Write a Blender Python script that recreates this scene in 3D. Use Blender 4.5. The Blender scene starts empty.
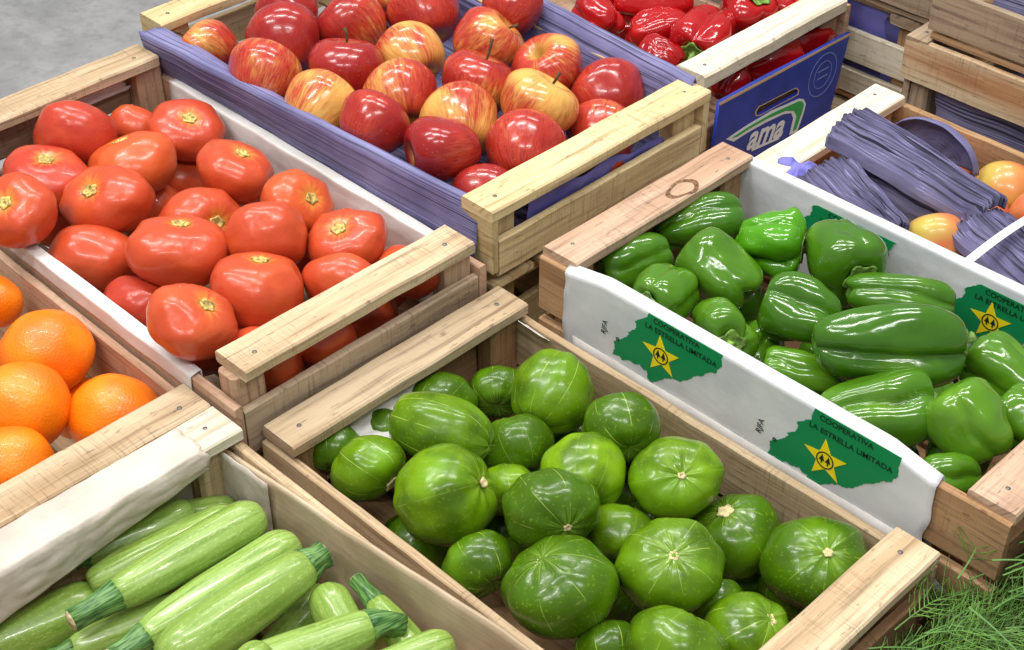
import bpy, bmesh, math, random
import numpy as np
from mathutils import Vector, Matrix, Quaternion, noise

C = bpy.context.scene.collection
SC = bpy.context.scene
random.seed(7)

# ------------------------------------------------------------------ camera
PITCH = math.radians(38.3)
CAM = Vector((0, 0, 1.65))
FPX = 1540.0
S2 = math.sqrt(.5)
CR = Vector((S2, S2, 0))
CF = Vector((-S2 * math.cos(PITCH), S2 * math.cos(PITCH), -math.sin(PITCH)))
CU = Vector((-S2 * math.sin(PITCH), S2 * math.sin(PITCH), math.cos(PITCH)))
cd = bpy.data.cameras.new('camera'); cam = bpy.data.objects.new('camera', cd); C.objects.link(cam)
cam.location = CAM
cam.rotation_euler = (math.radians(90) - PITCH, 0, math.radians(45))
cd.sensor_width = 36; cd.lens = FPX / 1024 * 36; cd.clip_start = .05
SC.camera = cam


def ray(px, py):
    return CF + CR * ((px - 512) / FPX) - CU * ((py - 325) / FPX)


def at(px, py, h):
    """point seen at a photo position, h metres below eye level"""
    d = ray(px, py)
    return CAM + d * (h / -d.z)


def on_y(px, py, Y):
    d = ray(px, py)
    return CAM + d * (Y / d.y)


def depth(p):
    return (Vector(p) - CAM).dot(CF)


# ------------------------------------------------------------------ materials
def lin(c):
    return tuple((v / 255 / 12.92 if v / 255 <= .04045 else ((v / 255 + .055) / 1.055) ** 2.4) for v in c) + (1,)


class NT:
    def __init__(s, name, rough=.5, spec=.5, coat=0):
        s.m = bpy.data.materials.new(name); s.m.use_nodes = True
        s.t = s.m.node_tree; s.b = s.t.nodes['Principled BSDF']
        s.b.inputs['Roughness'].default_value = rough
        s.b.inputs['Specular IOR Level'].default_value = spec
        s.b.inputs['Coat Weight'].default_value = coat
        s.b.inputs['Coat Roughness'].default_value = .08

    def n(s, t, **k):
        x = s.t.nodes.new(t)
        for a, v in k.items(): setattr(x, a, v)
        return x

    def put(s, sock, v):
        if isinstance(v, bpy.types.NodeSocket): s.t.links.new(v, sock)
        else: sock.default_value = v

    def math(s, op, a, b=0., c=0., clamp=False):
        x = s.n('ShaderNodeMath', operation=op, use_clamp=clamp)
        for i, v in enumerate((a, b, c)): s.put(x.inputs[i], v)
        return x.outputs[0]

    def mix(s, f, a, b, blend='MIX'):
        x = s.n('ShaderNodeMix', data_type='RGBA', blend_type=blend)
        s.put(x.inputs[0], f); s.put(x.inputs[6], a); s.put(x.inputs[7], b)
        return x.outputs[2]

    def ss(s, v, a, b, lo=0., hi=1.):
        x = s.n('ShaderNodeMapRange', interpolation_type='SMOOTHSTEP')
        s.put(x.inputs[0], v); s.put(x.inputs[1], a); s.put(x.inputs[2], b); s.put(x.inputs[3], lo); s.put(x.inputs[4], hi)
        return x.outputs[0]

    def noise(s, vec, scale, detail=2., rough=.5):
        x = s.n('ShaderNodeTexNoise'); s.put(x.inputs['Vector'], vec)
        x.inputs['Scale'].default_value = scale; x.inputs['Detail'].default_value = detail; x.inputs['Roughness'].default_value = rough
        return x.outputs['Fac']

    def obj(s): return s.n('ShaderNodeTexCoord').outputs['Object']
    def uv(s): return s.n('ShaderNodeTexCoord').outputs['UV']
    def rnd(s): return s.n('ShaderNodeObjectInfo').outputs['Random']

    def tone(s):
        x = s.n('ShaderNodeSeparateColor'); s.put(x.inputs[0], s.n('ShaderNodeObjectInfo').outputs['Color']); return x.outputs[0]

    def off(s, vec, k=37.):
        """vector shifted by the object's own random number"""
        x = s.n('ShaderNodeVectorMath', operation='ADD'); s.put(x.inputs[0], vec)
        c = s.n('ShaderNodeCombineXYZ'); r = s.math('MULTIPLY', s.rnd(), k)
        for i in range(3): s.put(c.inputs[i], r)
        s.put(x.inputs[1], c.outputs[0]); return x.outputs[0]

    def mul(s, vec, v):
        x = s.n('ShaderNodeVectorMath', operation='MULTIPLY'); s.put(x.inputs[0], vec); x.inputs[1].default_value = v
        return x.outputs[0]

    def xyz(s, vec):
        x = s.n('ShaderNodeSeparateXYZ'); s.put(x.inputs[0], vec); return x.outputs

    def comb(s, a, b, c):
        x = s.n('ShaderNodeCombineXYZ')
        for i, v in enumerate((a, b, c)): s.put(x.inputs[i], v)
        return x.outputs[0]

    def bump(s, h, strength, dist=.001):
        x = s.n('ShaderNodeBump'); x.inputs['Strength'].default_value = strength; x.inputs['Distance'].default_value = dist
        s.put(x.inputs['Height'], h); s.put(s.b.inputs['Normal'], x.outputs[0])

    def col(s, v): s.put(s.b.inputs['Base Color'], v); return s.m


def mat_plain(name, c, rough=.6, spec=.4, metal=0, nz=0, scale=60):
    m = NT(name, rough, spec); m.b.inputs['Metallic'].default_value = metal
    if nz:
        v = m.noise(m.off(m.obj()), scale, 3)
        return m.col(m.mix(m.ss(v, .3, .7), lin([x * (1 - nz) for x in c]), lin([min(255, x * (1 + nz)) for x in c])))
    return m.col(lin(c))


def mat_wood(name, light, mid, dark, wash=None):
    m = NT(name, .75, .25)
    uv = m.off(m.uv(), 91.)
    g = m.noise(m.mul(uv, (7, 150, 1)), 1., 4, .6)
    w = m.noise(m.mul(uv, (3, 22, 1)), 1., 3)
    saw = m.noise(m.mul(uv, (520, 26, 1)), 1., 2)
    blot = m.noise(m.mul(uv, (9, 14, 1)), 1., 3)
    c = m.mix(m.ss(w, .3, .7), lin(light), lin(mid))
    g2 = m.noise(m.mul(uv, (14, 420, 1)), 1., 3, .6)
    c = m.mix(m.ss(g, .46, .74, 0, .65), c, lin(dark))
    c = m.mix(m.ss(g2, .52, .74, 0, .4), c, lin([min(255, x * 1.1) for x in light]))
    c = m.mix(m.math('MULTIPLY', m.ss(saw, .5, .75, 0, .45), m.ss(blot, .38, .62)), c, lin(dark))
    fl = m.noise(m.mul(uv, (70, 300, 1)), 1., 2)
    c = m.mix(m.ss(fl, .62, .74, 0, .5), c, lin([x * .7 for x in dark]))
    c = m.mix(m.ss(blot, .58, .8, 0, .45), c, lin([x * .72 for x in mid]))
    tint = m.math('MULTIPLY_ADD', m.rnd(), .24, .86)
    c = m.mix(1., c, m.comb(tint, tint, tint), 'MULTIPLY')
    h = m.math('ADD', g, m.math('MULTIPLY', saw, .4))
    m.bump(h, .55, .0012)
    return m.col(c)


def mat_tomato():
    m = NT('tomato_skin', .3, .4, .15)
    o = m.obj(); z = m.xyz(o)[2]; r = m.rnd()
    x, y, _ = m.xyz(o)
    rad = m.math('SQRT', m.math('ADD', m.math('MULTIPLY', x, x), m.math('MULTIPLY', y, y)))
    base = m.mix(m.tone(), lin((178, 54, 38)), lin((202, 86, 42)))
    n = m.noise(m.off(o), 22, 2)
    base = m.mix(m.ss(n, .45, .75, 0, .55), base, lin((210, 98, 50)))
    ang = m.math('ARCTAN2', y, x)
    st = m.noise(m.comb(m.math('COSINE', ang), m.math('SINE', ang), r), 4.5, 2)
    reach = m.math('MULTIPLY_ADD', st, .040, -.002)
    top = m.math('MULTIPLY', m.ss(rad, 0., reach, 1, 0), m.ss(z, .0, .012))
    base = m.mix(m.math('MULTIPLY', top, .8), base, lin((222, 158, 62)))
    m.bump(m.noise(m.off(o, 3.), 55, 2), .35, .004)
    sp = m.noise(m.off(o), 900, 1)
    base = m.mix(m.ss(sp, .62, .75, 0, .22), base, lin((240, 130, 80)))
    return m.col(base)


def mat_apple(name, yellow, red, deep, cover):
    m = NT(name, .22, .45, .25)
    o = m.obj(); x, y, z = m.xyz(o); r = m.rnd()
    ang = m.math('ARCTAN2', y, x)
    cx, sx = m.math('COSINE', ang), m.math('SINE', ang)
    st = m.noise(m.off(m.comb(m.math('MULTIPLY', cx, 9.), m.math('MULTIPLY', sx, 9.), m.math('MULTIPLY', z, 45.))), 1., 3, .65)
    st2 = m.noise(m.off(m.comb(m.math('MULTIPLY', cx, 20.), m.math('MULTIPLY', sx, 20.), m.math('MULTIPLY', z, 90.))), 1., 2, .6)
    lo = m.noise(m.off(o, 11.), 16, 2)
    cov = m.math('ADD', m.math('MULTIPLY', lo, 1.5), m.math('MULTIPLY_ADD', m.tone(), .85, cover - 1.17))
    f = m.ss(m.math('ADD', cov, m.math('MULTIPLY', m.math('SUBTRACT', st, .5), .75)), .2, .75)
    c = m.mix(f, lin(yellow), lin(red))
    c = m.mix(m.math('MULTIPLY', m.ss(st2, .46, .68, 0, .7), m.ss(cov, .1, .7)), c, lin(deep))
    c = m.mix(m.ss(cov, .75, 1.15, 0, .8), c, lin(deep))
    rad = m.math('SQRT', m.math('ADD', m.math('MULTIPLY', x, x), m.math('MULTIPLY', y, y)))
    m.bump(m.noise(m.off(o, 5.), 50, 2), .25, .003)
    cup = m.math('MULTIPLY', m.ss(rad, .004, .017, 1, 0), m.ss(m.math('ABSOLUTE', z), .008, .02))
    c = m.mix(m.math('MULTIPLY', cup, .75), c, lin((186, 150, 66)))
    d = m.n('ShaderNodeTexVoronoi'); m.put(d.inputs['Vector'], m.off(o)); d.inputs['Scale'].default_value = 190
    c = m.mix(m.ss(d.outputs['Distance'], .06, .14, .28, 0), c, lin((230, 180, 120)))
    return m.col(c)


def mat_blush():
    m = NT('yellow_apple_skin', .28, .45, .2)
    o = m.obj()
    c = m.mix(m.ss(m.noise(m.off(o, 7.), 11, 2), .28, .52), lin((196, 182, 80)), lin((208, 112, 72)))
    c = m.mix(m.ss(m.noise(m.off(o), 30, 3), .5, .8, 0, .4), c, lin((206, 160, 84)))
    return m.col(c)


def mat_orange():
    m = NT('orange_peel', .38, .5, .1)
    o = m.obj(); n = m.noise(m.off(o), 20, 2)
    c = m.mix(m.ss(n, .35, .7), lin((236, 112, 4)), lin((250, 138, 12)))
    sp = m.noise(m.off(o), 210, 2)
    c = m.mix(m.ss(sp, .66, .76, 0, .5), c, lin((190, 90, 20)))
    v = m.n('ShaderNodeTexVoronoi'); m.put(v.inputs['Vector'], o); v.inputs['Scale'].default_value = 420
    m.bump(v.outputs['Distance'], .35, .0008)
    return m.col(c)


def mat_squash():
    m = NT('squash_skin', .26, .35, .12)
    o = m.obj(); x, y, z = m.xyz(o); r = m.rnd()
    ang = m.math('ARCTAN2', y, x)
    rad = m.math('SQRT', m.math('ADD', m.math('MULTIPLY', x, x), m.math('MULTIPLY', y, y)))
    base = m.mix(m.tone(), lin((60, 96, 6)), lin((122, 162, 16)))
    n = m.noise(m.off(o), 28, 3)
    base = m.mix(m.ss(n, .38, .66, 0, .8), base, lin((58, 88, 8)))
    base = m.mix(m.ss(m.noise(m.off(o, 3.), 17, 2), .5, .75, 0, .6), base, lin((112, 160, 20)))
    rs = m.math('FRACT', m.math('MULTIPLY', r, 7.31))
    s = m.math('ABSOLUTE', m.math('SINE', m.math('ADD', m.math('MULTIPLY', ang, 4.), m.math('MULTIPLY', r, 9.))))
    wob = m.noise(m.off(o), 60, 2)
    seam = m.ss(m.math('MULTIPLY', s, m.math('MULTIPLY_ADD', rad, 34., .22)), .015, .085, 1, 0)
    seam = m.math('MULTIPLY', m.math('MULTIPLY', seam, m.ss(wob, .40, .60, .0, .8)), m.math('MULTIPLY_ADD', rs, .9, .1))
    base = m.mix(seam, base, lin((176, 196, 92)))
    st = m.noise(m.comb(m.math('MULTIPLY', m.math('COSINE', ang), 14.), m.math('MULTIPLY', m.math('SINE', ang), 14.), r), 1., 2)
    star = m.math('MULTIPLY', m.ss(rad, .004, .026, 1, 0), m.ss(st, .45, .6))
    base = m.mix(m.math('MULTIPLY', star, .4), base, lin((150, 184, 76)))
    sp = m.noise(m.off(o), 330, 2)
    base = m.mix(m.ss(sp, .58, .74, 0, .35), base, lin((140, 172, 52)))
    m.bump(m.noise(m.off(o, 2.), 48, 3), .3, .003)
    scar = m.noise(m.off(o, 5.), 45, 4)
    base = m.mix(m.ss(scar, .72, .8, 0, .6), base, lin((170, 165, 95)))
    return m.col(base)


def mat_pepper(name, a, b, hi):
    m = NT(name, .17, .5, .3)
    o = m.obj(); n = m.noise(m.off(o), 18, 2)
    c = m.mix(m.rnd(), lin(a), lin(b))
    m.bump(m.noise(m.off(o, 5.), 42, 2), .4, .004)
    c = m.mix(m.ss(n, .5, .78, 0, .55), c, lin(hi))
    return m.col(c)


def mat_zucchini():
    m = NT('zucchini_skin', .3, .5, .25)
    o = m.obj(); x, y, z = m.xyz(o)
    ang = m.math('ARCTAN2', y, x)
    v = m.comb(m.math('MULTIPLY', m.math('COSINE', ang), 6.), m.math('MULTIPLY', m.math('SINE', ang), 6.), m.math('MULTIPLY', z, 22.))
    n = m.noise(m.off(v), 1., 3)
    base = m.mix(m.rnd(), lin((128, 158, 66)), lin((152, 182, 92)))
    c = m.mix(m.ss(n, .4, .7), base, lin((112, 144, 50)))
    sp = m.noise(m.off(m.mul(o, (1, 1, .45))), 620, 2)
    c = m.mix(m.ss(sp, .54, .7, 0, .5), c, lin((176, 198, 118)))
    b = m.noise(m.off(o, 9.), 26, 4)
    c = m.mix(m.ss(b, .66, .76, 0, .5), c, lin((132, 132, 70)))
    return m.col(c)


def mat_zstem():
    m = NT('zucchini_stem', .45, .4)
    x, y, z = m.xyz(m.obj())
    n = m.noise(m.comb(m.math('MULTIPLY', m.math('ARCTAN2', y, x), 3.), m.math('MULTIPLY', z, 30.), 0.), 2., 3)
    return m.col(m.mix(m.ss(n, .35, .65), lin((42, 88, 40)), lin((110, 150, 80))))


def mat_paper(name, a, b, lines=0., rough=.7, crumple=.5, trans=0.):
    m = NT(name, rough, .3)
    o = m.obj(); n = m.noise(m.off(o), 14, 4)
    c = m.mix(m.ss(n, .35, .68), lin(a), lin(b))
    if lines:
        u = m.uv()
        l = m.noise(m.mul(u, (4, 420, 1)), 1., 3)
        c = m.mix(m.ss(l, .47, .64, 0, lines), c, lin([x * .5 for x in a]))
        l2 = m.noise(m.mul(u, (3.0, 170, 1)), 1., 2)
        c = m.mix(m.ss(l2, .55, .75, 0, lines * .7), c, lin([min(255, x * 1.2) for x in b]))
    h = m.noise(m.off(o), 38, 3)
    m.bump(h, crumple, .004)
    return m.col(c)


def mat_concrete():
    m = NT('concrete', .6, .3)
    o = m.obj(); a = m.noise(o, 3.5, 6, .65); b = m.noise(o, 26, 5, .7)
    c = m.mix(m.ss(a, .34, .66), lin((158, 157, 157)), lin((184, 183, 182)))
    c = m.mix(m.ss(b, .42, .72, 0, .6), c, lin((138, 137, 138)))
    return m.col(c)


M = dict(
    wood=mat_wood('pale_wood', (208, 186, 154), (176, 148, 114), (104, 80, 56)),
    fresh=mat_wood('fresh_wood', (218, 198, 154), (190, 164, 118), (124, 98, 64)),
    pink=mat_wood('pinkish_wood', (204, 174, 148), (176, 140, 114), (108, 76, 58)),
    tan=mat_wood('tan_wood', (186, 150, 112), (156, 118, 84), (92, 64, 44)),
    grey=mat_wood('weathered_wood', (174, 154, 130), (144, 122, 98), (78, 62, 50)),
    rust=mat_wood('stained_wood', (200, 182, 150), (172, 128, 88), (120, 80, 54)),
    white=mat_wood('whitish_wood', (226, 220, 200), (210, 200, 176), (166, 150, 122)),
    nail=mat_plain('nail_steel', (120, 116, 112), .5, .5, .6),
    tomato=mat_tomato(), orange=mat_orange(), squash=mat_squash(),
    apple=mat_apple('apple_skin', (222, 172, 88), (182, 60, 42), (140, 22, 28), .66),
    yapple=mat_blush(),
    pepper=mat_pepper('green_pepper_skin', (52, 98, 14), (86, 134, 24), (108, 152, 36)),
    brightpepper=mat_pepper('light_green_pepper_skin', (72, 142, 14), (84, 150, 18), (110, 170, 36)),
    redpepper=mat_pepper('red_pepper_skin', (150, 8, 14), (176, 14, 18), (190, 30, 28)),
    zuc=mat_zucchini(), zstem=mat_zstem(),
    stemgreen=mat_plain('green_stem', (104, 136, 58), .5, .4, 0, .25, 200),
    stempale=mat_plain('pale_green_calyx', (170, 148, 84), .6, .3, 0, .3, 300),
    stembrown=mat_plain('brown_stem', (84, 62, 40), .7, .2, 0, .2, 300),
    corky=mat_plain('corky_scar', (202, 184, 138), .8, .2, 0, .18, 400),
    cut=mat_plain('cut_stem', (196, 178, 140), .8, .2, 0, .2, 300),
    purple=mat_paper('purple_paper', (106, 104, 146), (132, 130, 172), .9, .6),
    purple2=mat_paper('dusky_purple_paper', (116, 112, 148), (144, 140, 176), 1., .85),
    violet=mat_paper('violet_paper', (98, 96, 172), (122, 119, 198), 0, .5),
    whitep=mat_paper('white_paper', (200, 196, 190), (222, 219, 215), 0, .5, .35),
    coolp=mat_paper('glossy_white_paper', (200, 202, 206), (219, 220, 222), 0, .35, .25),
    greyp=mat_paper('grey_tissue', (182, 170, 156), (204, 194, 182), 0, .6, .8),
    tanp=mat_paper('brown_paper', (176, 154, 126), (202, 182, 154), .15, .5, .4),
    green=mat_plain('print_green', (10, 136, 80), .45, .4), yellow=mat_plain('print_yellow', (246, 222, 30), .45),
    black=mat_plain('print_black', (16, 40, 28), .5), blue=mat_plain('print_blue', (36, 58, 156), .45, .4, 0, .08, 30),
    pwhite=mat_plain('print_white', (226, 230, 236), .5), lgreen=mat_plain('print_leaf_green', (52, 164, 84), .5),
    pale=mat_plain('print_pale_blue', (110, 130, 196), .5),
    knot=mat_plain('wood_knot', (112, 84, 62), .8, .2, 0, .3, 300), board=mat_plain('cardboard_core', (196, 168, 130), .8), strap=mat_plain('white_strap', (236, 238, 240), .35),
    concrete=mat_concrete(),
    dill=mat_plain('dill_green', (72, 106, 38), .5, .3, 0, .35, 30), dstem=mat_plain('dill_stem', (86, 126, 60), .5, .3),
)


# ------------------------------------------------------------------ objects
def link(name, me, mat, parent=None, smooth=True, loc=None, rot=None):
    o = bpy.data.objects.new(name, me); C.objects.link(o)
    if mat: me.materials.append(mat)
    if smooth:
        me.polygons.foreach_set('use_smooth', [True] * len(me.polygons))
    if parent: o.parent = parent
    if loc is not None: o.location = loc
    if rot is not None: o.rotation_mode = 'QUATERNION'; o.rotation_quaternion = rot
    return o


def tag(o, label=None, cat=None, group=None, kind=None):
    if label: o['label'] = label
    if cat: o['category'] = cat
    if group: o['group'] = group
    if kind: o['kind'] = kind
    return o


def empty(name, loc, label, cat, group=None):
    o = bpy.data.objects.new(name, None); C.objects.link(o); o.location = loc; o.empty_display_size = .05
    return tag(o, label, cat, group)


def mesh(verts, faces, uvs=None, name='mesh'):
    me = bpy.data.meshes.new(name); me.from_pydata([tuple(v) for v in verts], [], faces)
    if uvs is not None:
        l = me.uv_layers.new(name='UVMap')
        for i, lp in enumerate(me.loops): l.data[i].uv = uvs[lp.vertex_index]
    me.update(); return me


def board_mesh(c, size, rng, jit=.0005, bow=0.):
    """sawn board: size along x, y, z about centre c; grain (UV) follows the longest side"""
    ax = max(range(3), key=lambda i: size[i]); L = size[ax]
    oth = [i for i in range(3) if i != ax]
    n = max(4, int(L / .03)); b = min(size[oth[0]], size[oth[1]]) * .14
    hw, hh = size[oth[0]] / 2, size[oth[1]] / 2
    ring = [(-hw + b, -hh), (hw - b, -hh), (hw, -hh + b), (hw, hh - b), (hw - b, hh), (-hw + b, hh), (-hw, hh - b), (-hw, -hh + b)]
    per = [0, 2 * hw, 2 * hw, 2 * hw + 2 * hh, 2 * hw + 2 * hh, 4 * hw + 2 * hh, 4 * hw + 2 * hh, 4 * hw + 4 * hh]
    V, F, U = [], [], []
    ph = rng.random() * 9
    for k in range(n + 1):
        t = k / n
        sh = .8 if k in (0, n) else 1
        dw = [rng.uniform(-jit, jit) for _ in range(4)]
        for q, (a, e) in enumerate(ring):
            p = [0, 0, 0]
            p[ax] = (t - .5) * L + (rng.uniform(-jit, jit) if k in (0, n) else 0)
            p[oth[0]] = a + dw[0 if a < 0 else 1] + bow * math.sin(math.pi * t) * (1 if True else 0)
            p[oth[1]] = e + dw[2 if e < 0 else 3]
            V.append([p[i] + c[i] for i in range(3)]); U.append((t * L, per[q] + ph))
    for k in range(n):
        for q in range(8):
            a, b2 = k * 8 + q, k * 8 + (q + 1) % 8
            F.append((a, b2, b2 + 8, a + 8))
    F.append(tuple(range(7, -1, -1))); F.append(tuple(n * 8 + q for q in range(8)))
    # orient consistently
    me = mesh(V, F, U)
    bm = bmesh.new(); bm.from_mesh(me); bmesh.ops.recalc_face_normals(bm, faces=bm.faces); bm.to_mesh(me); bm.free()
    return me


def board(name, lo, hi, mat, parent, rng, base=(0, 0, 0), jit=.0005):
    c = [(lo[i] + hi[i]) / 2 - base[i] for i in range(3)]; s = [hi[i] - lo[i] for i in range(3)]
    return link(name, board_mesh((0, 0, 0), s, rng, jit), M[mat], parent, False, c)


def nail(parent, p):
    """nail head pressed in a slat, p in the slat's own coordinates"""
    V = [(p[0], p[1], p[2] + .0006)]; F = []
    for k in range(10):
        a = k * math.tau / 10; V.append((p[0] + .0022 * math.cos(a), p[1] + .0022 * math.sin(a), p[2] + .0004))
    for k in range(10):
        a = k * math.tau / 10; V.append((p[0] + .0025 * math.cos(a), p[1] + .0025 * math.sin(a), p[2] - .001))
    for k in range(10):
        F += [(0, 1 + k, 1 + (k + 1) % 10), (1 + k, 11 + k, 11 + (k + 1) % 10, 1 + (k + 1) % 10)]
    return link('nail', mesh(V, F), M['nail'], parent)


def crate(label, x0, x1, y0, y1, z1, H, slat='wood', side='wood', post='pink', end='wood', slat_w=.043, slat_t=.013,
          side_top=.016, side_h=(.055,), end_gap=.03, end_h=.05, seed=1, cat='crate', group=None, yin=.0, back_gap=None):
    """market crate: posts at the corners, a flat slat across each end, side boards, end boards and a slatted bottom"""
    rng = random.Random(seed)
    z0 = z1 - H; base = ((x0 + x1) / 2, (y0 + y1) / 2, z0)
    r = empty('wooden_crate', base, label, cat, group)
    T = .009
    for s, xa in ((0, x0), (1, x1 - slat_w)):
        ya, yb = y0 + yin, y1 - yin
        o = board('end_slat', (xa, ya, z1 - slat_t), (xa + slat_w, yb, z1), slat, r, rng, base)
        for yy in (ya + .022, yb - .022):
            cz = (2 * z1 - slat_t) / 2
            nail(o, (rng.uniform(-.006, .006), yy - (ya + yb) / 2, z1 - cz))
    for xa in (x0 + T + .002, x1 - T - .002 - .024):
        for ya in (y0 + T, y1 - T - .034):
            board('corner_post', (xa, ya, z0 + .012), (xa + .024, ya + .034, z1 - slat_t - .0005), post, r, rng, base)
    for ya in (y0, y1 - T):
        zt = z1 - side_top
        for hgt in side_h:
            board('side_board', (x0 + .001, ya, zt - hgt), (x1 - .001, ya + T - .0005, zt), side, r, rng, base)
            zt -= hgt + .012
    for xa in (x0 + .0015, x1 - T - .0015):
        zt = z1 - slat_t - (end_gap if back_gap is None or xa > (x0 + x1) / 2 else back_gap)
        while zt - end_h * .6 > z0 + .01:
            zb = max(zt - end_h, z0 + .012)
            board('end_board', (xa, y0 + T + .001, zb), (xa + T, y1 - T - .001, zt), end, r, rng, base)
            zt = zb - .014
    n = 5; w = (y1 - y0) / n
    for k in range(n):
        board('bottom_board', (x0 + .004, y0 + k * w + .004, z0), (x1 - .004, y0 + (k + 1) * w - .004, z0 + .008), end, r, rng, base)
    return r


def catmull(P, n):
    P = [np.array(p, float) for p in P]
    Q = [2 * P[0] - P[1]] + P + [2 * P[-1] - P[-2]]
    d = [0]
    for a, b in zip(P, P[1:]): d.append(d[-1] + np.linalg.norm(b - a))
    out = []
    for k in range(n):
        s = d[-1] * k / (n - 1)
        i = min(max(j for j in range(len(P)) if d[j] <= s + 1e-9), len(P) - 2)
        t = (s - d[i]) / (d[i + 1] - d[i])
        a, b, c, e = Q[i:i + 4]
        out.append(.5 * ((2 * b) + (c - a) * t + (2 * a - 5 * b + 4 * c - e) * t * t + (3 * b - a - 3 * c + e) * t ** 3))
    return out


def lathe(prof, nphi, nt, fn=None):
    """closed surface of revolution, poles at both ends, shaped by fn(x, y, z, phi, t)"""
    pts = catmull(prof, nt)
    V = []; F = []
    def add(r, z, phi, t):
        x, y = r * math.cos(phi), r * math.sin(phi)
        if fn: x, y, z = fn(x, y, z, phi, t)
        V.append((x, y, z))
    add(0, pts[0][1], 0, 0)
    for k in range(1, nt - 1):
        for q in range(nphi): add(max(pts[k][0], 1e-4), pts[k][1], q * math.tau / nphi, k / (nt - 1))
    add(0, pts[-1][1], 0, 1)
    for q in range(nphi): F.append((0, 1 + (q + 1) % nphi, 1 + q))
    for k in range(nt - 3):
        for q in range(nphi):
            a = 1 + k * nphi + q; b = 1 + k * nphi + (q + 1) % nphi
            F.append((a, b, b + nphi, a + nphi))
    o = 1 + (nt - 3) * nphi; e = len(V) - 1
    for q in range(nphi): F.append((o + q, o + (q + 1) % nphi, e))
    return mesh(V, F)


def tube(path, radii, n=8, fn=None):
    V = []; F = []
    path = [Vector(p) for p in path]
    up = Vector((.31, .2, .93))
    for i, p in enumerate(path):
        t = (path[min(i + 1, len(path) - 1)] - path[max(i - 1, 0)]).normalized()
        a = t.cross(up).normalized(); b = t.cross(a)
        for q in range(n):
            w = q * math.tau / n
            rr = radii[i] * (fn(w) if fn else 1)
            V.append(p + a * (rr * math.cos(w)) + b * (rr * math.sin(w)))
    for i in range(len(path) - 1):
        for q in range(n):
            F.append((i * n + q, i * n + (q + 1) % n, (i + 1) * n + (q + 1) % n, (i + 1) * n + q))
    F.append(tuple(range(n - 1, -1, -1))); F.append(tuple((len(path) - 1) * n + q for q in range(n)))
    return mesh(V, F)


def zrot(axis, spin):
    return Vector((0, 0, 1)).rotation_difference(Vector(axis).normalized()) @ Quaternion((0, 0, 1), spin)


def lump(p, k, s):
    return noise.noise(Vector((p[0] * k + s * 7.13, p[1] * k - s * 3.7, p[2] * k + s * 1.9)))

DBG = False


# ------------------------------------------------------------------ piles: settle produce against each other and the crate
def boxes_of(x0, x1, y0, y1, z1, H, slat_w=.043, slat_t=.013, side_top=.016, end_gap=.03):
    return [((x0, y0, z1 - slat_t - .002), (x0 + slat_w + .002, y1, z1 + .002)), ((x1 - slat_w - .002, y0, z1 - slat_t - .002), (x1, y1, z1 + .002)),
            ((x0 - .3, y0 - .1, z1 - H - .1), (x0 + .014, y1 + .1, z1 - slat_t - end_gap)),
            ((x1 - .014, y0 - .1, z1 - H - .1), (x1 + .3, y1 + .1, z1 - slat_t - end_gap)),
            ((x0 - .1, y0 - .3, z1 - H - .1), (x1 + .1, y0 + .014, z1 - side_top + .004)),
            ((x0 - .1, y1 - .014, z1 - H - .1), (x1 + .1, y1 + .3, z1 - side_top + .004)),
            ((x0 - .1, y0 - .1, z1 - H - .3), (x1 + .1, y1 + .1, z1 - H + .011))]


def settle(items, boxes, iters=420, slack=.955, follow=.45, name=''):
    n = len(items)
    P = np.array([np.array(i['P']) for i in items])
    R = [ray(*i['px']).normalized() for i in items]; R = np.array([np.array(r) for r in R])
    cam_ = np.array(CAM)
    offs = [np.array([o for o, _ in i['S']]) for i in items]
    rad = [np.array([r for _, r in i['S']]) * slack for i in items]
    B = [(np.array(a), np.array(b)) for a, b in boxes]
    for it in range(iters):
        D = np.zeros_like(P)
        for i in range(n):
            Ai = P[i] + offs[i]
            for j in range(i):
                if np.linalg.norm(P[i] - P[j]) > items[i]['big'] + items[j]['big']: continue
                Aj = P[j] + offs[j]
                v = Ai[:, None, :] - Aj[None, :, :]
                d = np.linalg.norm(v, axis=2); pen = rad[i][:, None] + rad[j][None, :] - d
                k = np.unravel_index(np.argmax(pen), pen.shape)
                if pen[k] > 0:
                    u = v[k] / max(d[k], 1e-6); w = pen[k] * .45
                    D[i] += u * w; D[j] -= u * w
            for a, b in B:
                c = np.clip(Ai, a, b); v = Ai - c; d = np.linalg.norm(v, axis=1); pen = rad[i] - d
                k = int(np.argmax(pen))
                if pen[k] > 0:
                    if d[k] > 1e-6: D[i] += v[k] / d[k] * pen[k] * .9
                    else:
                        e = np.concatenate([Ai[k] - a, b - Ai[k]]); q = int(np.argmin(e))
                        s = np.zeros(3); s[q % 3] = -1 if q < 3 else 1
                        D[i] += s * (e[q] + rad[i][k]) * .9
        P += np.clip(D, -.01, .01)
        f = follow if it < iters * .8 else follow * .3
        for i in range(n):
            q = cam_ + R[i] * np.dot(P[i] - cam_, R[i]); P[i] += (q - P[i]) * f
            P[i] += R[i] * (items[i]['t0'] - np.dot(P[i] - cam_, R[i])) * .008
    for i, o in enumerate(items): o['P'] = Vector(P[i])
    if DBG:
        for i, o in enumerate(items):
            d = o['P'] - CAM; q = (512 + FPX * d.dot(CR) / d.dot(CF) - o['px'][0], 325 - FPX * d.dot(CU) / d.dot(CF) - o['px'][1]); s = d.length - o['t0']
            if math.hypot(*q) > 7 or abs(s) > .03: print('SET', o['label'][:50], [round(v) for v in q], round(s, 3))
    return items


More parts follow.
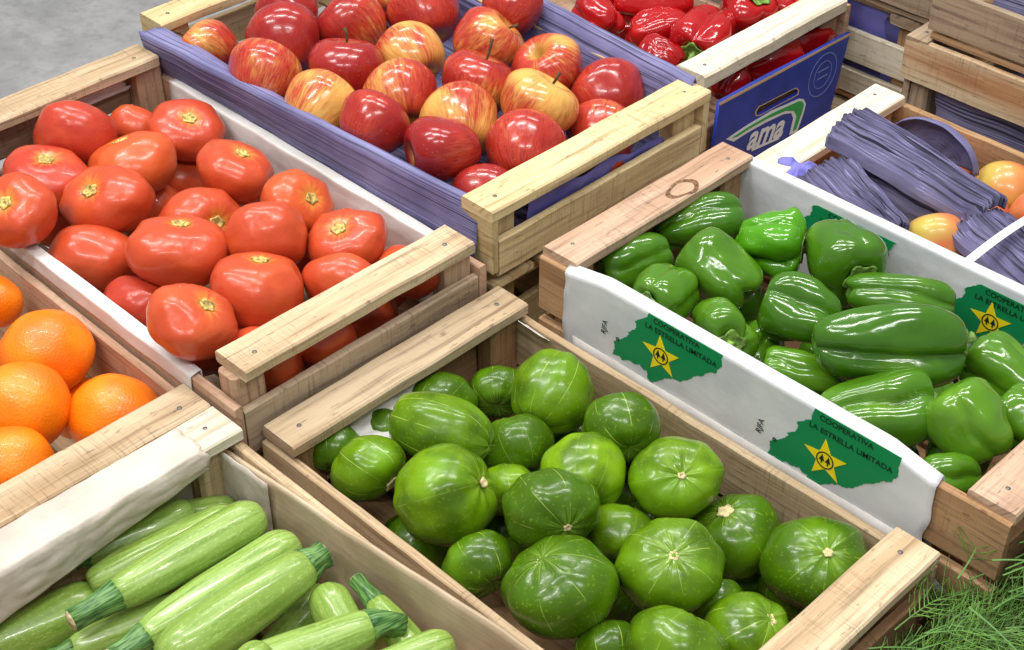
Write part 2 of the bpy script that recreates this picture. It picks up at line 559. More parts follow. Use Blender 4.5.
def round_item(px, py, rx, stem, label, h, c, top=None, q=.85, cs=None, ax3=None, **k):
    """round produce from its outline: middle px, upper edge or middle row, half width and height to width ratio q"""
    cs = cs or c
    if py is None: py = top + q * rx
    P = at(px, py, h); R = rx * depth(P) / FPX
    rng = random.Random(int(px * 31 + py * 7))
    if ax3: ax, ay, az = ax3
    elif stem:
        ax, ay = (stem[0] - px) / (cs * rx), -(stem[1] - py) / (cs * rx)
        l = math.hypot(ax, ay)
        if l > .95: ax, ay = ax / l * .95, ay / l * .95
        az = math.sqrt(max(0, 1 - ax * ax - ay * ay))
    else:
        ax, ay, az = rng.uniform(-.5, .5), rng.uniform(.45, .9), -rng.uniform(.15, .6)
    A = (CR * ax + CU * ay - CF * az).normalized()
    u = A.orthogonal().normalized(); v = A.cross(u)
    cu = CU.dot(A)
    e = math.sqrt((1 - cu * cu) + c * c * cu * cu)
    flat = 1. if ax3 else min(1.12, max(.78, q / e))
    def fl_(p): return p + CU * (p.dot(CU) * (flat - 1))
    r2 = c * R * .93 * min(1, (1 + flat) / 2); S = [((0, 0, 0), min(c, flat, 1) * R)]
    if c > 1: S += [(tuple(A * (sg * (c - .9) * R)), .9 * R) for sg in (-1, 1)]
    for n in range(8 if c <= 1 else 0):
        w = n * math.tau / 8; S.append((tuple(fl_((u * math.cos(w) + v * math.sin(w)) * (R - r2))), r2))
    return dict(P=P, px=(px, py), S=S, R=R, c=c, axis=A, flat=flat, label=label, seed=rng.random() * 50, big=R * max(1.05, c), t0=(P - CAM).length, stem=stem, **k)


def flatten(o, f):
    """slightly oblong fruit: its shape narrows along one direction"""
    d = o.rotation_quaternion.inverted() @ CU
    for n in [o] + list(o.children):
        for v in n.data.vertices: v.co += d * (v.co.dot(d) * (f - 1))
    return o


def long_item(A, B, w, label, hA, hB, plane=0., n=6, minl=0., **k):
    s = plane * .785 * 1.4 / FPX * (A[1] - B[1]) / 2
    a, b = at(A[0], A[1], hA + s), at(B[0], B[1], hB - s)
    P = (a + b) / 2; R = w / 2 * depth(P) / FPX; ax = (a - b); L = max(ax.length, minl * R); ax.normalize()
    S = []
    for q in range(n):
        t = q / (n - 1); S.append((tuple(ax * ((t - .5) * max(L - 2 * R * .92, .001))), R * .96))
    rng = random.Random(int(A[0] * 31 + B[1] * 7))
    d = P - CAM; px = (512 + FPX * d.dot(CR) / d.dot(CF), 325 - FPX * d.dot(CU) / d.dot(CF))
    return dict(P=P, px=px, S=S, R=R, L=L, axis=ax, label=label, seed=rng.random() * 50, big=L / 2 + R * .2, t0=d.length, **k)


# ------------------------------------------------------------------ produce
TONES = dict(
    tomato=(('orange-red', 1.), ('dull', .1), ('shiny', .35), ('', .55)),
    apple=(('crimson', 1.), ('dark red', .95), ('dark apple', .9), ('golden', .1), ('blaze', .62), ('green-yellow', .6), ('yellow', .28), ('orange-red', .5), ('orange patch', .7), ('orange apple', .25), ('dusky', .85), ('', .72)),
    squash=(('lime', 1.), ('light green', .8), ('bright', .72), ('dark', .08), ('mid green', .45), ('lower', .1), ('', .42)))


def colour(o, kind, label):
    head = ' '.join(label.split()[:7]); v = next(t for w, t in TONES[kind] if w in head); o.color = (v, v, v, 1); return o


def make_tomato(i, group, cat='tomato'):
    R, s = i['R'], i['seed']; rng = random.Random(s)
    nr = rng.choice((5, 6, 7, 8)); amp = rng.uniform(.03, .10); sq = rng.uniform(.94, 1.06)
    prof = [(0, -.70), (.4, -.69), (.78, -.52), (.985, -.1), (.96, .3), (.74, .58), (.42, .69), (.18, .655), (0, .60)]
    def fn(x, y, z, p, t):
        w = max(0, (z + .2)) * min(1, math.hypot(x, y) * 3)
        f = 1 - amp * w * (abs(math.cos(p * nr / 2 + s)) ** .7 - .4) + .12 * lump((x, y, z), 1.1, s) + .035 * lump((x, y, z), 3.2, s)
        return x * f * sq * R, y * f / sq * R, z * (f if z < .5 else 1) * R * .94
    o = link('tomato', lathe(prof, 40, 26, fn), M['tomato'], None, True, i['P'], zrot(i['axis'], s))
    tag(colour(o, 'tomato', i['label']), i['label'], cat, group)
    if i['stem']:
        pr = [(0, .53), (.08, .54), (.17, .595), (.185, .625), (.15, .64), (.09, .615), (.04, .60), (0, .59)]
        def f2(x, y, z, p, t):
            f = 1 + .3 * math.cos(5 * p + s) * (t if t < .8 else .5); return x * f * R, y * f * R, (z + .014) * R
        link('stem_scar', lathe(pr, 20, 12, f2), M['stempale'], o)
    return o


APPLE_P = [(0, -.58), (.1, -.68), (.3, -.80), (.55, -.76), (.82, -.46), (.985, .06), (.97, .38), (.76, .70), (.47, .82), (.22, .73), (.09, .52), (0, .42)]


def make_apple(i, group, name='apple', mat='apple', cat='apple'):
    R, s = i['R'], i['seed']; rng = random.Random(s)
    hgt = rng.uniform(.88, 1.0)
    def fn(x, y, z, p, t):
        f = 1 + .03 * math.cos(5 * p + s) * (.5 - z) * .8 + .06 * lump((x, y, z), 1., s)
        return x * f * R, y * f * R, z * R * hgt * (1 + .05 * math.cos(p + s))
    o = link(name, lathe(APPLE_P, 40, 30, fn), M[mat], None, True, i['P'], zrot(i['axis'], s))
    tag(colour(o, 'apple', i['label']), i['label'], cat, group)
    if i['stem']:
        if i.get('calyx'):
            for q in range(1):
                V = []
                F = []
                for k in range(6):
                    a = k * math.tau / 6 + s; b = len(V)
                    r0, r1 = .02, .10
                    V += [(r0 * math.cos(a - .5) * R, r0 * math.sin(a - .5) * R, .45 * R * hgt), (r0 * math.cos(a + .5) * R, r0 * math.sin(a + .5) * R, .45 * R * hgt),
                          (r1 * math.cos(a) * R, r1 * math.sin(a) * R, .62 * R * hgt), (.05 * math.cos(a) * R, .05 * math.sin(a) * R, .50 * R * hgt)]
                    F += [(b, b + 1, b + 2), (b, b + 2, b + 3), (b + 1, b + 3, b + 2)]
                link('calyx', mesh(V, F), M['stembrown'], o)
        else:
            ln = i.get('stemlen', .42)
            path = [(0, 0, .40 * R * hgt), (.02 * R, 0, .6 * R * hgt), (.06 * R, .02 * R, (.6 + ln * .5) * R), (.13 * R, .05 * R, (.6 + ln) * R)]
            link('stem', tube(path, [.04 * R, .035 * R, .035 * R, .055 * R]), M['stembrown'], o)
    return o


def make_orange(i, group):
    R, s = i['R'], i['seed']
    prof = [(0, -.93), (.4, -.86), (.75, -.62), (.98, -.08), (.93, .36), (.66, .73), (.36, .88), (.12, .9), (0, .865)]
    def fn(x, y, z, p, t):
        f = 1 + .05 * lump((x, y, z), 1.2, s); return x * f * R, y * f * R, z * f * R
    o = link('orange', lathe(prof, 40, 26, fn), M['orange'], None, True, i['P'], zrot(i['axis'], s))
    tag(o, i['label'], 'orange', group)
    pr = [(0, .84), (.05, .86), (.075, .885), (.05, .905), (0, .90)]
    link('stem_button', lathe(pr, 10, 8, lambda x, y, z, p, t: (x * R, y * R, z * R)), M['stempale'], o)
    return o


def make_squash(i, group):
    R, s = i['R'], i['seed']; rng = random.Random(s)
    c = i['c']; e = i.get('long', 1.)
    prof = [(0, -.70), (.12, -.73), (.35, -.78), (.68, -.68), (.93, -.34), (1, .04), (.91, .42), (.66, .68), (.33, .79), (.1, .79), (0, .775)]
    def fn(x, y, z, p, t):
        f = 1 + .10 * lump((x, y, z), .9, s) + .05 * lump((x, y, z), 2.1, s + 9) + .014 * math.cos(8 * p)
        return x * f * R, y * f * R / e, z * f * R * c / .8
    o = link('round_squash', lathe(prof, 44, 28, fn), M['squash'], None, True, i['P'], zrot(i['axis'], i.get('spin', s)))
    tag(colour(o, 'squash', i['label']), i['label'], 'squash', group)
    if i['stem']:
        k = R * i['c'] / .8; w = rng.uniform(.075, .12) * i.get('sc', 1.)
        pr = [(0, .74), (w * .9, .76), (w * 1.1, .80), (w * .8, .825), (w * .3, .81), (0, .805)]
        def f2(x, y, z, p, t):
            f = 1 + .18 * math.cos(5 * p + s); return x * f * R, y * f * R, z * k
        link('blossom_scar', lathe(pr, 16, 10, f2), M['corky'], o)
    return o


def make_pepper(i, group, mat, name, cat='pepper'):
    R, L, s = i['R'], i['L'], i['seed']; rng = random.Random(s)
    n = i.get('lobes', rng.choice((3, 3, 4))); dep = i.get('dep', rng.uniform(.06, .15)); bend = i.get('bend', rng.uniform(-.12, .12)); wr = i.get('wr', .05)
    nar = i.get('narrow', rng.uniform(.78, .95))
    prof = [(0, -.43), (.14, -.45), (.34, -.5), (.60, -.465), (.82, -.34), (.96, -.10), (1., .10), (.96, .27), (.82, .41), (.56, .485), (.34, .455), (.16, .39), (0, .37)]
    ph = rng.random() * 6
    la = [rng.uniform(-.16, .16) for _ in range(n)]
    def fn(x, y, z, p, t):
        g = abs(math.cos((p + ph) * n / 2))
        low = (1 - (z + .5)) * (1 - nar)
        side = min(1, math.hypot(x, y) * 1.6)
        pp = p + .35 * lump((z * 2, s, 1), 1.3, s)
        g = abs(math.cos((pp + ph) * n / 2))
        f = (1 - dep * (1 - g ** .7) ** 2.0 * 1.6 * side + .03 * g) * (1 - low) * (1 + la[int(((pp + ph) * n / math.tau + .5)) % n] * g * .8)
        lobe = int(((p + ph) * n / math.tau + .5)) % n
        endz = la[lobe] * g * max(0, -z - .1) * .9
        f += wr * lump((x, y, z * 2.2), 2.2, s) + .20 * lump((x, y, z * 1.6), 1.0, s + 4)
        zz = z + endz
        if z < -.25: zz -= .05 * (g - .5) * side
        return x * f * R + bend * (zz * zz) * L * .8, y * f * R, zz * L
    o = link(name, lathe(prof, 56, 36, fn), M[mat], None, True, i['P'], zrot(i['axis'], i.get('spin', s)))
    tag(o, i['label'], cat, group)
    if i.get('stem'):
        b0 = bend * .2 * L * .8 * 0.7
        pr = [(0, .34), (.2, .375), (.42, .47), (.44, .485), (.3, .475), (.2, .46), (0, .46)]
        def f2(x, y, z, p, t):
            f = 1 + .16 * math.cos(5 * p + s); return x * f * R + b0, y * f * R, z * L + .0015
        c = link('calyx', lathe(pr, 24, 14, f2), M['stemgreen'], o)
        h = L * .45; k = R * i.get('stl', .55)
        path = [(b0, 0, h - .004), (b0, 0, h + k * .3), (b0 + k * .15, 0, h + k * .7), (b0 + k * .5, k * .1, h + k * 1.05)]
        link('stem', tube(path, [R * .15, R * .11, R * .10, R * .13], 10, lambda w: 1 + .15 * math.cos(5 * w)), M['stemgreen'], o)
    return o


def make_zucchini(i, group):
    R, L, s = i['R'], i['L'], i['seed']; rng = random.Random(s)
    bend = i.get('bend', rng.uniform(-.06, .06)); hw = R / L
    nose = min(.30, hw * .9)
    prof = [(0, -.5), (.35, -.5 + nose * .06), (.70, -.5 + nose * .30), (.95, -.5 + nose * .85), (1.0, -.5 + nose * 1.5), (.98, -.05), (.92, .2), (.82, .38), (.70, .46), (.5, .495), (.2, .5), (0, .5)]
    def cx(z): return bend * L * (z * z - .08)
    def fn(x, y, z, p, t):
        f = 1 + .018 * math.cos(10 * p) + .06 * lump((x, y, z * 3), .9, s)
        return x * f * R + cx(z), y * f * R, z * L
    o = link('zucchini', lathe(prof, 40, 40, fn), M['zuc'], None, True, i['P'], zrot(i['axis'], i.get('spin', s)))
    tag(o, i['label'], 'zucchini', group)
    if i.get('stem'):
        sl = i.get('sl', 1.1) * R; b = cx(.5); z0 = .49 * L; cv = i.get('scurve', .0) * R
        path = [(b, 0, z0 - .002), (b, 0, z0 + sl * .15), (b + cv * .25, 0, z0 + sl * .55), (b + cv, 0, z0 + sl)]
        st = link('stem', tube(path, [R * .66, R * .58, R * .46, R * .50], 40, lambda w: 1 + .14 * abs(math.cos(2.5 * w)) - .05), M['zstem'], o)
        e = Vector(path[-1]); d = (e - Vector(path[-2])).normalized()
        link('cut_end', tube([e - d * .0006, e + d * .0015], [R * .46, R * .40], 20), M['cut'], st)
    return o


# ------------------------------------------------------------------ sheets and prints
def sheet(name, fn, nu, nv, th, mat, parent=None, base=(0, 0, 0), us=1., vs=1., smooth=True, cutz=None):
    V, F, U = [], [], []
    for a in range(nu + 1):
        for b in range(nv + 1):
            p = fn(a / nu, b / nv); V.append((p[0] - base[0], p[1] - base[1], p[2] - base[2])); U.append((a / nu * us, b / nv * vs))
    w = nv + 1
    for a in range(nu):
        for b in range(nv): F.append((a * w + b, a * w + b + 1, (a + 1) * w + b + 1, (a + 1) * w + b))
    if cutz is not None:
        F = [f for f in F if max(V[i][2] for i in f) + base[2] > cutz]
        used = sorted({i for f in F for i in f}); mp = {i: k for k, i in enumerate(used)}
        V = [V[i] for i in used]; U = [U[i] for i in used]; F = [tuple(mp[i] for i in f) for f in F]
    o = link(name, mesh(V, F, U), M[mat], parent, smooth, base)
    m = o.modifiers.new('thickness', 'SOLIDIFY'); m.thickness = th; m.offset = 0
    return o


def path_at(pts, t):
    d = [0]
    for a, b in zip(pts, pts[1:]): d.append(d[-1] + math.dist(a, b))
    s = t * d[-1]
    for k in range(len(pts) - 1):
        if s <= d[k + 1] or k == len(pts) - 2:
            q = (s - d[k]) / (d[k + 1] - d[k]); return [pts[k][i] + (pts[k + 1][i] - pts[k][i]) * q for i in range(len(pts[k]))]


def liner(name, label, x0, x1, pts0, pts1, mat, amp=.002, cutz=None, lift=None, th=.0008, nu=60, nv=60, base=None, cat='paper', edge=.0, freq=22, seed=0):
    """paper sheet laid in a crate: the cross-section runs from pts0 at x0 to pts1 at x1"""
    def fn(u, v):
        a = path_at(pts0, v); b = path_at(pts1, v)
        x = x0 + (x1 - x0) * u + edge * noise.noise(Vector((v * 9, u * 2, seed))) * (abs(u - .5) * 2) ** 4
        y, z = a[0] + (b[0] - a[0]) * u, a[1] + (b[1] - a[1]) * u
        k = noise.noise(Vector((x * freq, v * 7 + seed, .3))) * amp; q = noise.noise(Vector((x * freq * .7, v * 6 + 3.1, .9 + seed))) * amp
        if lift: z += lift(u, v, z)
        return x, y + k, z + q
    base = base or ((x0 + x1) / 2, pts0[0][0], pts0[0][1])
    o = sheet(name, fn, nu, nv, th, mat, None, base, abs(x1 - x0), sum(math.dist(a, b) for a, b in zip(pts0, pts0[1:])), cutz=cutz)
    return tag(o, label, cat)


def poly2d(name, loops, mat, parent, o, u, v, lift, th=.0003):
    """flat printed or cut shape with holes: loops of (a, b) in the plane o + a u + b v"""
    cu = bpy.data.curves.new('outline', 'CURVE'); cu.dimensions = '2D'; cu.fill_mode = 'BOTH'; cu.extrude = th / 2
    for lp in loops:
        sp = cu.splines.new('POLY'); sp.points.add(len(lp) - 1); sp.use_cyclic_u = True
        for k, p in enumerate(lp): sp.points[k].co = (p[0], p[1], 0, 1)
    return _flat(name, cu, mat, parent, o, u, v, lift)


def _flat(name, cu, mat, parent, o, u, v, lift):
    t = bpy.data.objects.new('outline', cu); C.objects.link(t)
    bpy.context.view_layer.update()
    me = bpy.data.meshes.new_from_object(t.evaluated_get(bpy.context.evaluated_depsgraph_get()))
    bpy.data.objects.remove(t)
    me.materials.clear()
    n = u.cross(v).normalized()
    mt = Matrix((u, v, n)).transposed().to_4x4(); mt.translation = Vector(o) + n * lift
    base = Vector(parent.location) if parent else Vector((0, 0, 0))
    me.transform(Matrix.Translation(-base) @ mt)
    me.update()
    return link(name, me, M[mat], parent, False)


def text(name, s, size, mat, parent, o, u, v, lift, bold=0., shear=0., align='CENTER'):
    cu = bpy.data.curves.new('letters', 'FONT'); cu.body = s; cu.size = size; cu.align_x = align; cu.extrude = .0001; cu.offset = bold; cu.shear = shear
    cu.resolution_u = 3
    return _flat(name, cu, mat, parent, o, u, v, lift)


def ring2d(cx, cy, r, n=28, ph=0): return [(cx + r * math.cos(k * math.tau / n + ph), cy + r * math.sin(k * math.tau / n + ph)) for k in range(n)]


def star2d(cx, cy, r, ph=math.pi / 2, k=.42):
    return [(cx + (r if q % 2 == 0 else r * k) * math.cos(ph + q * math.pi / 5), cy + (r if q % 2 == 0 else r * k) * math.sin(ph + q * math.pi / 5)) for q in range(10)]


# ================================================================== the setting
fl = link('floor', mesh([(-9, -4, 0), (4, -4, 0), (4, 9, 0), (-9, 9, 0)], [(0, 1, 2, 3)]), M['concrete'], None, False)
tag(fl, kind='structure')

rngT = random.Random(3)
tb = empty('display_table', (-.75, 1.0, 0), 'plank display table that carries the crates', 'table')
TB = (-.75, 1.0, 0)
for k in range(9):
    y = .232 + k * .185
    board('table_plank', (-1.40, y, .575), (-.17, y + .18, .598), 'grey', tb, rngT, TB)
for x in (-1.32, -.26):
    board('bearer', (x - .03, .25, .52), (x + .03, 1.87, .574), 'grey', tb, rngT, TB)
    for y in (.30, 1.82):
        board('leg', (x - .028, y - .028, 0), (x + .028, y + .028, .519), 'grey', tb, rngT, TB)

# ================================================================== crates
TOM = dict(x0=-1.424, x1=-.866, y0=.531, y1=.832, z1=.81, H=.20, side_top=.034)
APP = dict(x0=-1.452, x1=-.868, y0=.842, y1=1.168, z1=.83, H=.098, side_top=.012)
LOW = dict(x0=-1.44, x1=-.882, y0=.856, y1=1.162, z1=.731, H=.13)
PUM = dict(x0=-.861, x1=-.358, y0=.550, y1=.843, z1=.75, H=.15, side_top=.017)
PEP = dict(x0=-.826, x1=-.318, y0=.862, y1=1.142, z1=.80, H=.20, side_top=.008)
ZUC = dict(x0=-.897, x1=-.40, y0=.235, y1=.528, z1=.765, H=.165, side_top=.014)
ORA = dict(x0=-1.42, x1=-.8985, y0=.235, y1=.528, z1=.765, H=.165, side_top=.012)
RED = dict(x0=-1.50, x1=-.958, y0=1.262, y1=1.568, z1=.77, H=.17, side_top=.012)
PEA = dict(x0=-.829, x1=-.33, y0=1.160, y1=1.436, z1=.75, H=.15, side_top=.01)
crate('pale wooden crate full of tomatoes, open end slat facing the front', slat='wood', side='pink', post='pink', end='grey', side_h=(.06, .06), end_gap=.030, end_h=.05, yin=.016, back_gap=.003, seed=11, **TOM)
crate('shallow pale yellow crate of apples lined with purple paper', slat='fresh', side='fresh', post='fresh', end='fresh', side_h=(.062,), end_gap=.026, end_h=.042, seed=12, **APP)
crate('wooden crate underneath the apple crate', slat='fresh', side='fresh', post='fresh', end='fresh', side_h=(.05, .04), seed=13, **LOW)
crate('wooden crate full of dark green round squash, front middle', slat='wood', side='wood', post='tan', end='tan', side_h=(.06, .05), end_gap=.03, yin=.003, seed=14, **PUM)
pc = crate('wooden crate of green bell peppers with a printed white liner', slat='pink', side='tan', post='tan', end='tan', side_h=(.062, .055, .05), end_gap=.02, back_gap=.004, yin=.006, seed=15, **PEP)
crate('wooden crate of pale green zucchini at the front left', slat='white', side='wood', post='wood', end='wood', side_h=(.06, .05), seed=16, **ZUC)
crate('wooden crate of oranges at the left edge', slat='wood', side='pink', post='wood', end='wood', side_h=(.07, .06), seed=17, **ORA)
crate('wooden crate of red peppers with a blue cardboard panel on its end', slat='white', side='pink', post='pink', end='pink', side_h=(.06, .05), end_gap=.055, yin=.012, slat_t=.02, seed=18, **RED)
crate('wooden crate of yellow apples and purple paper wads, with a whitish end slat', slat='white', side='tan', post='tan', end='tan', side_h=(.06, .05), yin=.004, seed=19, **PEA)
KX, KY = at(682, 189, .85).x, at(682, 189, .85).y
def oval(f): return [(KX + .012 * f * math.cos(k * .2618) * (1 + .12 * math.sin(3 * k * .2618)), KY + .022 * f * math.sin(k * .2618)) for k in range(24)]
poly2d('knot', [oval(1), oval(.72)], 'knot', pc, Vector((0, 0, .8003)), Vector((1, 0, 0)), Vector((0, 1, 0)), 0)
# stacked empty crates at the back right
crate('wooden crate with a rust-stained long board, beneath the rough-sawn crate', -.82, -.32, 1.47, 1.755, .803, .128, slat='grey', side='rust', post='grey', end='grey', side_top=0.001, side_h=(.055,), slat_w=.03, slat_t=.008, seed=21, group='empty crates stacked at the back')
crate('wooden crate at the bottom of the right stack, just behind the yellow apples', -.815, -.315, 1.472, 1.757, .673, .073, slat='grey', side='grey', post='grey', end='grey', side_top=.02, side_h=(.05,), seed=22, group='empty crates stacked at the back')
crate('rough-sawn brown crate on top of the right stack', -.797, -.297, 1.474, 1.759, .932, .127, slat='grey', side='grey', post='tan', end='tan', side_top=.062, side_h=(.052,), slat_w=.03, seed=23, group='empty crates stacked at the back')
crate('grey-brown crate on top of the left stack behind the red peppers', -1.385, -.86, 1.60, 1.885, .85, .102, slat='grey', side='grey', post='grey', end='grey', side_top=0, side_h=(.092,), seed=24, group='empty crates stacked at the back')
crate('weathered crate in the left stack with violet paper showing through', -1.385, -.878, 1.604, 1.885, .745, .143, slat='grey', side='white', post='tan', end='tan', side_top=.042, side_h=(.044, .034), seed=25, group='empty crates stacked at the back')

# ================================================================== paper liners
zb = lambda c: c['z1'] - c['H'] + .0095
# tomatoes
a = TOM; zt = a['z1'] - a['side_top'] + .0015
pts = [(a['y0'] - .0015, zt - .018), (a['y0'] - .0012, zt), (a['y0'] + .011, zt + .0015), (a['y0'] + .0125, zt - .02), (a['y0'] + .0125, zb(a)), (a['y1'] - .0125, zb(a)), (a['y1'] - .0125, zt - .015), (a['y1'] - .011, zt + .0015), (a['y1'] + .001, zt + .001), (a['y1'] + .0018, zt - .02)]
liner('paper_liner', 'greyish white paper liner over the left side board of the tomato crate', a['x0'] + .05, a['x1'] - .062, pts[:4] + [(a['y0'] + .0125, .69)], pts[:4] + [(a['y0'] + .0125, .69)], 'whitep', .0012, seed=1)
liner('paper_liner', 'greyish white paper liner on the right side of the tomato crate beside the purple paper', a['x0'] + .05, a['x1'] - .05, [(a['y1'] - .0125, .69)] + pts[6:], [(a['y1'] - .0125, .69)] + pts[6:], 'whitep', .0012, seed=1)
# apples: purple paper folded over the long sides
a = APP; zt = a['z1'] - a['side_top'] + .003
def ap(yl, yr, up):
    return [(a['y0'] - .006, .766), (a['y0'] - .004 + (yl - a['y0']) * .6, .80), (yl, zt + .009), (yl + .003, zt + .011), (yl + .006, zt + .006), (a['y0'] + .011, zt + .003), (a['y0'] + .0125, zt - .016), (a['y0'] + .014, zb(a)), (a['y1'] - .016, zb(a)), (a['y1'] - .0125, zt - .012), (a['y1'] - .010, zt + .003), (yr, zt + .012 + up), (yr + .003, zt + .013 + up), (yr + .005, zt + up), (max(a['y1'] + .004, yr), zt - .04)]
liner('paper_liner', 'purple paper liner folded over both sides of the apple crate', -1.412, -.889, ap(.814, 1.190, .020), ap(.846, 1.166, .006), 'purple', .0018, seed=2, edge=.012)
# a crumpled purple end of the liner at the front opening
def ends(u, v):
    y = .905 + .20 * u
    z = .747 + (.068 + .010 * noise.noise(Vector((y * 26, 0, 3)))) * v * (1 - .25 * u)
    return -.8785 - .012 * (1 - v) + .003 * noise.noise(Vector((y * 40, v * 3, 1))), y + .004 * noise.noise(Vector((u * 9, v * 5, 2))), z
tag(sheet('paper_flap', ends, 40, 8, .0008, 'violet', None, (-.884, 1.0, .75), .3, .05), 'creased violet paper showing under the front slat of the apple crate', 'paper')
# peppers: printed white liner
a = PEP; zt = a['z1'] - a['side_top'] + .0018; YF = a['y0'] - .0032
pts = [(YF, .700), (YF, zt), (a['y0'] + .011, zt + .0015), (a['y0'] + .0125, zt - .02), (a['y0'] + .0125, zb(a)), (a['y1'] - .0125, zb(a)), (a['y1'] - .0125, zt - .02), (a['y1'] - .011, zt + .0012), (a['y1'] + .001, zt + .001), (a['y1'] + .0018, zt - .03)]
LIFT = lambda u, v, z: .0095 * min(1, u / .12, (1 - u) / .12) if z > .783 else 0
PL = liner('paper_liner', 'glossy white liner with two green star prints over the front side of the pepper crate', -.789, -.383, pts[:4] + [(a['y0'] + .0125, .69)], pts[:4] + [(a['y0'] + .0125, .69)], 'coolp', .0004, th=.0007, edge=.006, seed=3, lift=LIFT)
PL2 = liner('paper_liner', 'glossy white liner with green star prints standing behind the peppers, next to the paper wads', -.800, -.383, [(a['y1'] - .0125, .69)] + pts[6:], [(a['y1'] - .0125, .69)] + pts[6:], 'coolp', .0004, th=.0007, edge=.006, seed=4)
lo = [(YF - .0022, .664), (YF - .0022, .722), (YF - .0015, .726)]
tag(liner('paper_sheet', 'loose white paper strip hanging below the printed liner', -.775, -.372, lo, lo, 'whitep', .0006, nu=40, nv=6, seed=5, edge=.03), cat='paper')

ux, uz = Vector((1, 0, 0)), Vector((0, 0, 1))
def pl(px, py, Y): p = on_y(px, py, Y); return p.x, p.z
OUT = [(215, 122), (300, 168), (380, 213), (460, 259), (538, 305), (528, 340), (531, 375), (512, 388), (505, 402), (478, 398), (440, 414), (410, 415), (388, 430), (350, 440), (322, 428), (292, 425), (262, 432), (225, 442), (212, 430), (206, 414), (206, 394), (186, 384), (176, 366), (150, 362), (128, 346), (100, 346), (84, 326), (55, 320), (66, 292), (62, 262), (105, 250), (128, 232), (122, 222), (152, 214), (160, 192), (154, 176), (182, 166), (206, 160)]
e0 = [pl(600 + x / 4.333, 280 + y / 4.333, YF) for x, y in OUT]
ex, ez = pl(600 + 267 / 4.333, 280 + 320 / 4.333, YF)
EM = [(x - ex, z - ez + (.010 if k < 5 else 0)) for k, (x, z) in enumerate(e0)]
TX1 = pl(677, 329, YF); TX1 = (TX1[0] - ex, TX1[1] - ez)
TX2 = pl(681, 343, YF); TX2 = (TX2[0] - ex, TX2[1] - ez)
def emblem(cx, cz, Y, top, PL=PL):
    o = Vector((cx, Y, cz)); L = .0006
    rj = random.Random(int(cx * 1e4)); pts = []
    for (xa, za), (xb, zb_) in zip(EM, EM[1:] + EM[:1]):
        for k in range(5):
            z_ = za + (zb_ - za) * k / 5
            if z_ > top - cz - .001:
                if k: continue
                pts.append((xa, min(z_, top - cz)))
            else:
                jx, jz = (rj.uniform(-.0007, .0007), rj.uniform(-.0007, .0007)) if k else (0, 0)
                pts.append((xa + (xb - xa) * k / 5 + jx, z_ + jz))
    poly2d('emblem', [pts], 'green', PL, o, ux, uz, L)
    for s_, (tx, tz_) in (('COOPERATIVA', TX1), ('LA ESTRELLA LIMITADA', TX2)):
        text('lettering', s_, .0079, 'black', PL, o + ux * tx + uz * min(tz_, top - cz - .0075 - (.0095 if s_[0] == 'L' else 0)), ux, uz, L + .0004, .00008)
    poly2d('star', [star2d(0, -.002, .0225, math.pi / 2 + .12)], 'yellow', PL, o, ux, uz, L + .0004)
    poly2d('star_ring', [ring2d(0, -.002, .0088), ring2d(0, -.002, .0077)], 'black', PL, o, ux, uz, L + .0008)
    for dx in (-.0032, .0032):
        poly2d('tree_mark', [[(dx - .0028, -.0035), (dx, .0035), (dx + .0028, -.0035), (dx + .0006, -.0035), (dx + .0006, -.0065), (dx - .0006, -.0065), (dx - .0006, -.0035)]], 'black', PL, o, ux, uz, L + .0008)
    poly2d('small_mark', [ring2d(-.052, -.012, .0022, 12), ring2d(-.052, -.012, .0012, 12)], 'black', PL, o, ux, uz, L + .0004)
emblem(ex, ez, YF, zt + .0085)
p2 = pl(826, 458, YF); emblem(p2[0], p2[1], YF, zt + .0085)
for q in ((607, 328), (763, 427)):
    p = pl(q[0], q[1], YF)
    text('small_lettering', 'RJFA', .0085, 'black', PL, Vector((p[0], YF, p[1])), Vector((.12, 0, .99)).normalized(), Vector((-.99, 0, .12)).normalized(), .0008)
YI = a['y1'] - .0136
p3 = pl(836, 236, YI); emblem(p3[0], p3[1], YI, zt - .008, PL2)
p4 = pl(991, 320, YI); emblem(p4[0], p4[1], YI, zt - .008, PL2)

# zucchini: paper over the back slat and brown paper along the right side
a = ZUC
def zback(u, v):
    y = .238 + .250 * u + .006 * noise.noise(Vector((v * 7, 3, 1))) * u
    ze = .714 + .034 * u
    P = [(-.893, .7668), (-.853, .7672), (-.8505, .763), (-.849, .5 * (ze + .762)), (-.850, ze)]
    x, z = path_at(P, v)
    k = noise.noise(Vector((y * 30, v * 6, 0))) * .0028
    return x + (abs(k) if z < .76 else k * .4), y, z + (abs(k) if z > .76 else 0)
tag(sheet('paper_liner', zback, 50, 50, .0008, 'greyp', None, (-.86, .36, .75), .25, .2), 'wrinkled off-white paper draped over the back slat of the zucchini crate', 'paper')
def zright(u, v):
    x = -.880 + .47 * u
    top = .742 + .040 * min(1, u / .75) ** 1.2
    z = .612 + (top - .612) * v
    return x, .5135 + .006 * v * (.3 + u) + .0022 * noise.noise(Vector((x * 16, v * 4, 5))), z
tag(sheet('paper_board', zright, 60, 24, .003, 'tanp', None, (-.65, .515, .7), .47, .15), 'brown paper board standing along the right side of the zucchini crate', 'paper')
def zcorner(u, v):
    P = [(-.882, .44), (-.881, .500), (-.876, .509), (-.80, .5115)]
    x, y = path_at(P, u); k = noise.noise(Vector((u * 6, v * 5, 8))) * .002
    return x + abs(k), y - abs(k) - .001, .615 + (.134 + .003 * noise.noise(Vector((u * 8, 2, 2)))) * v
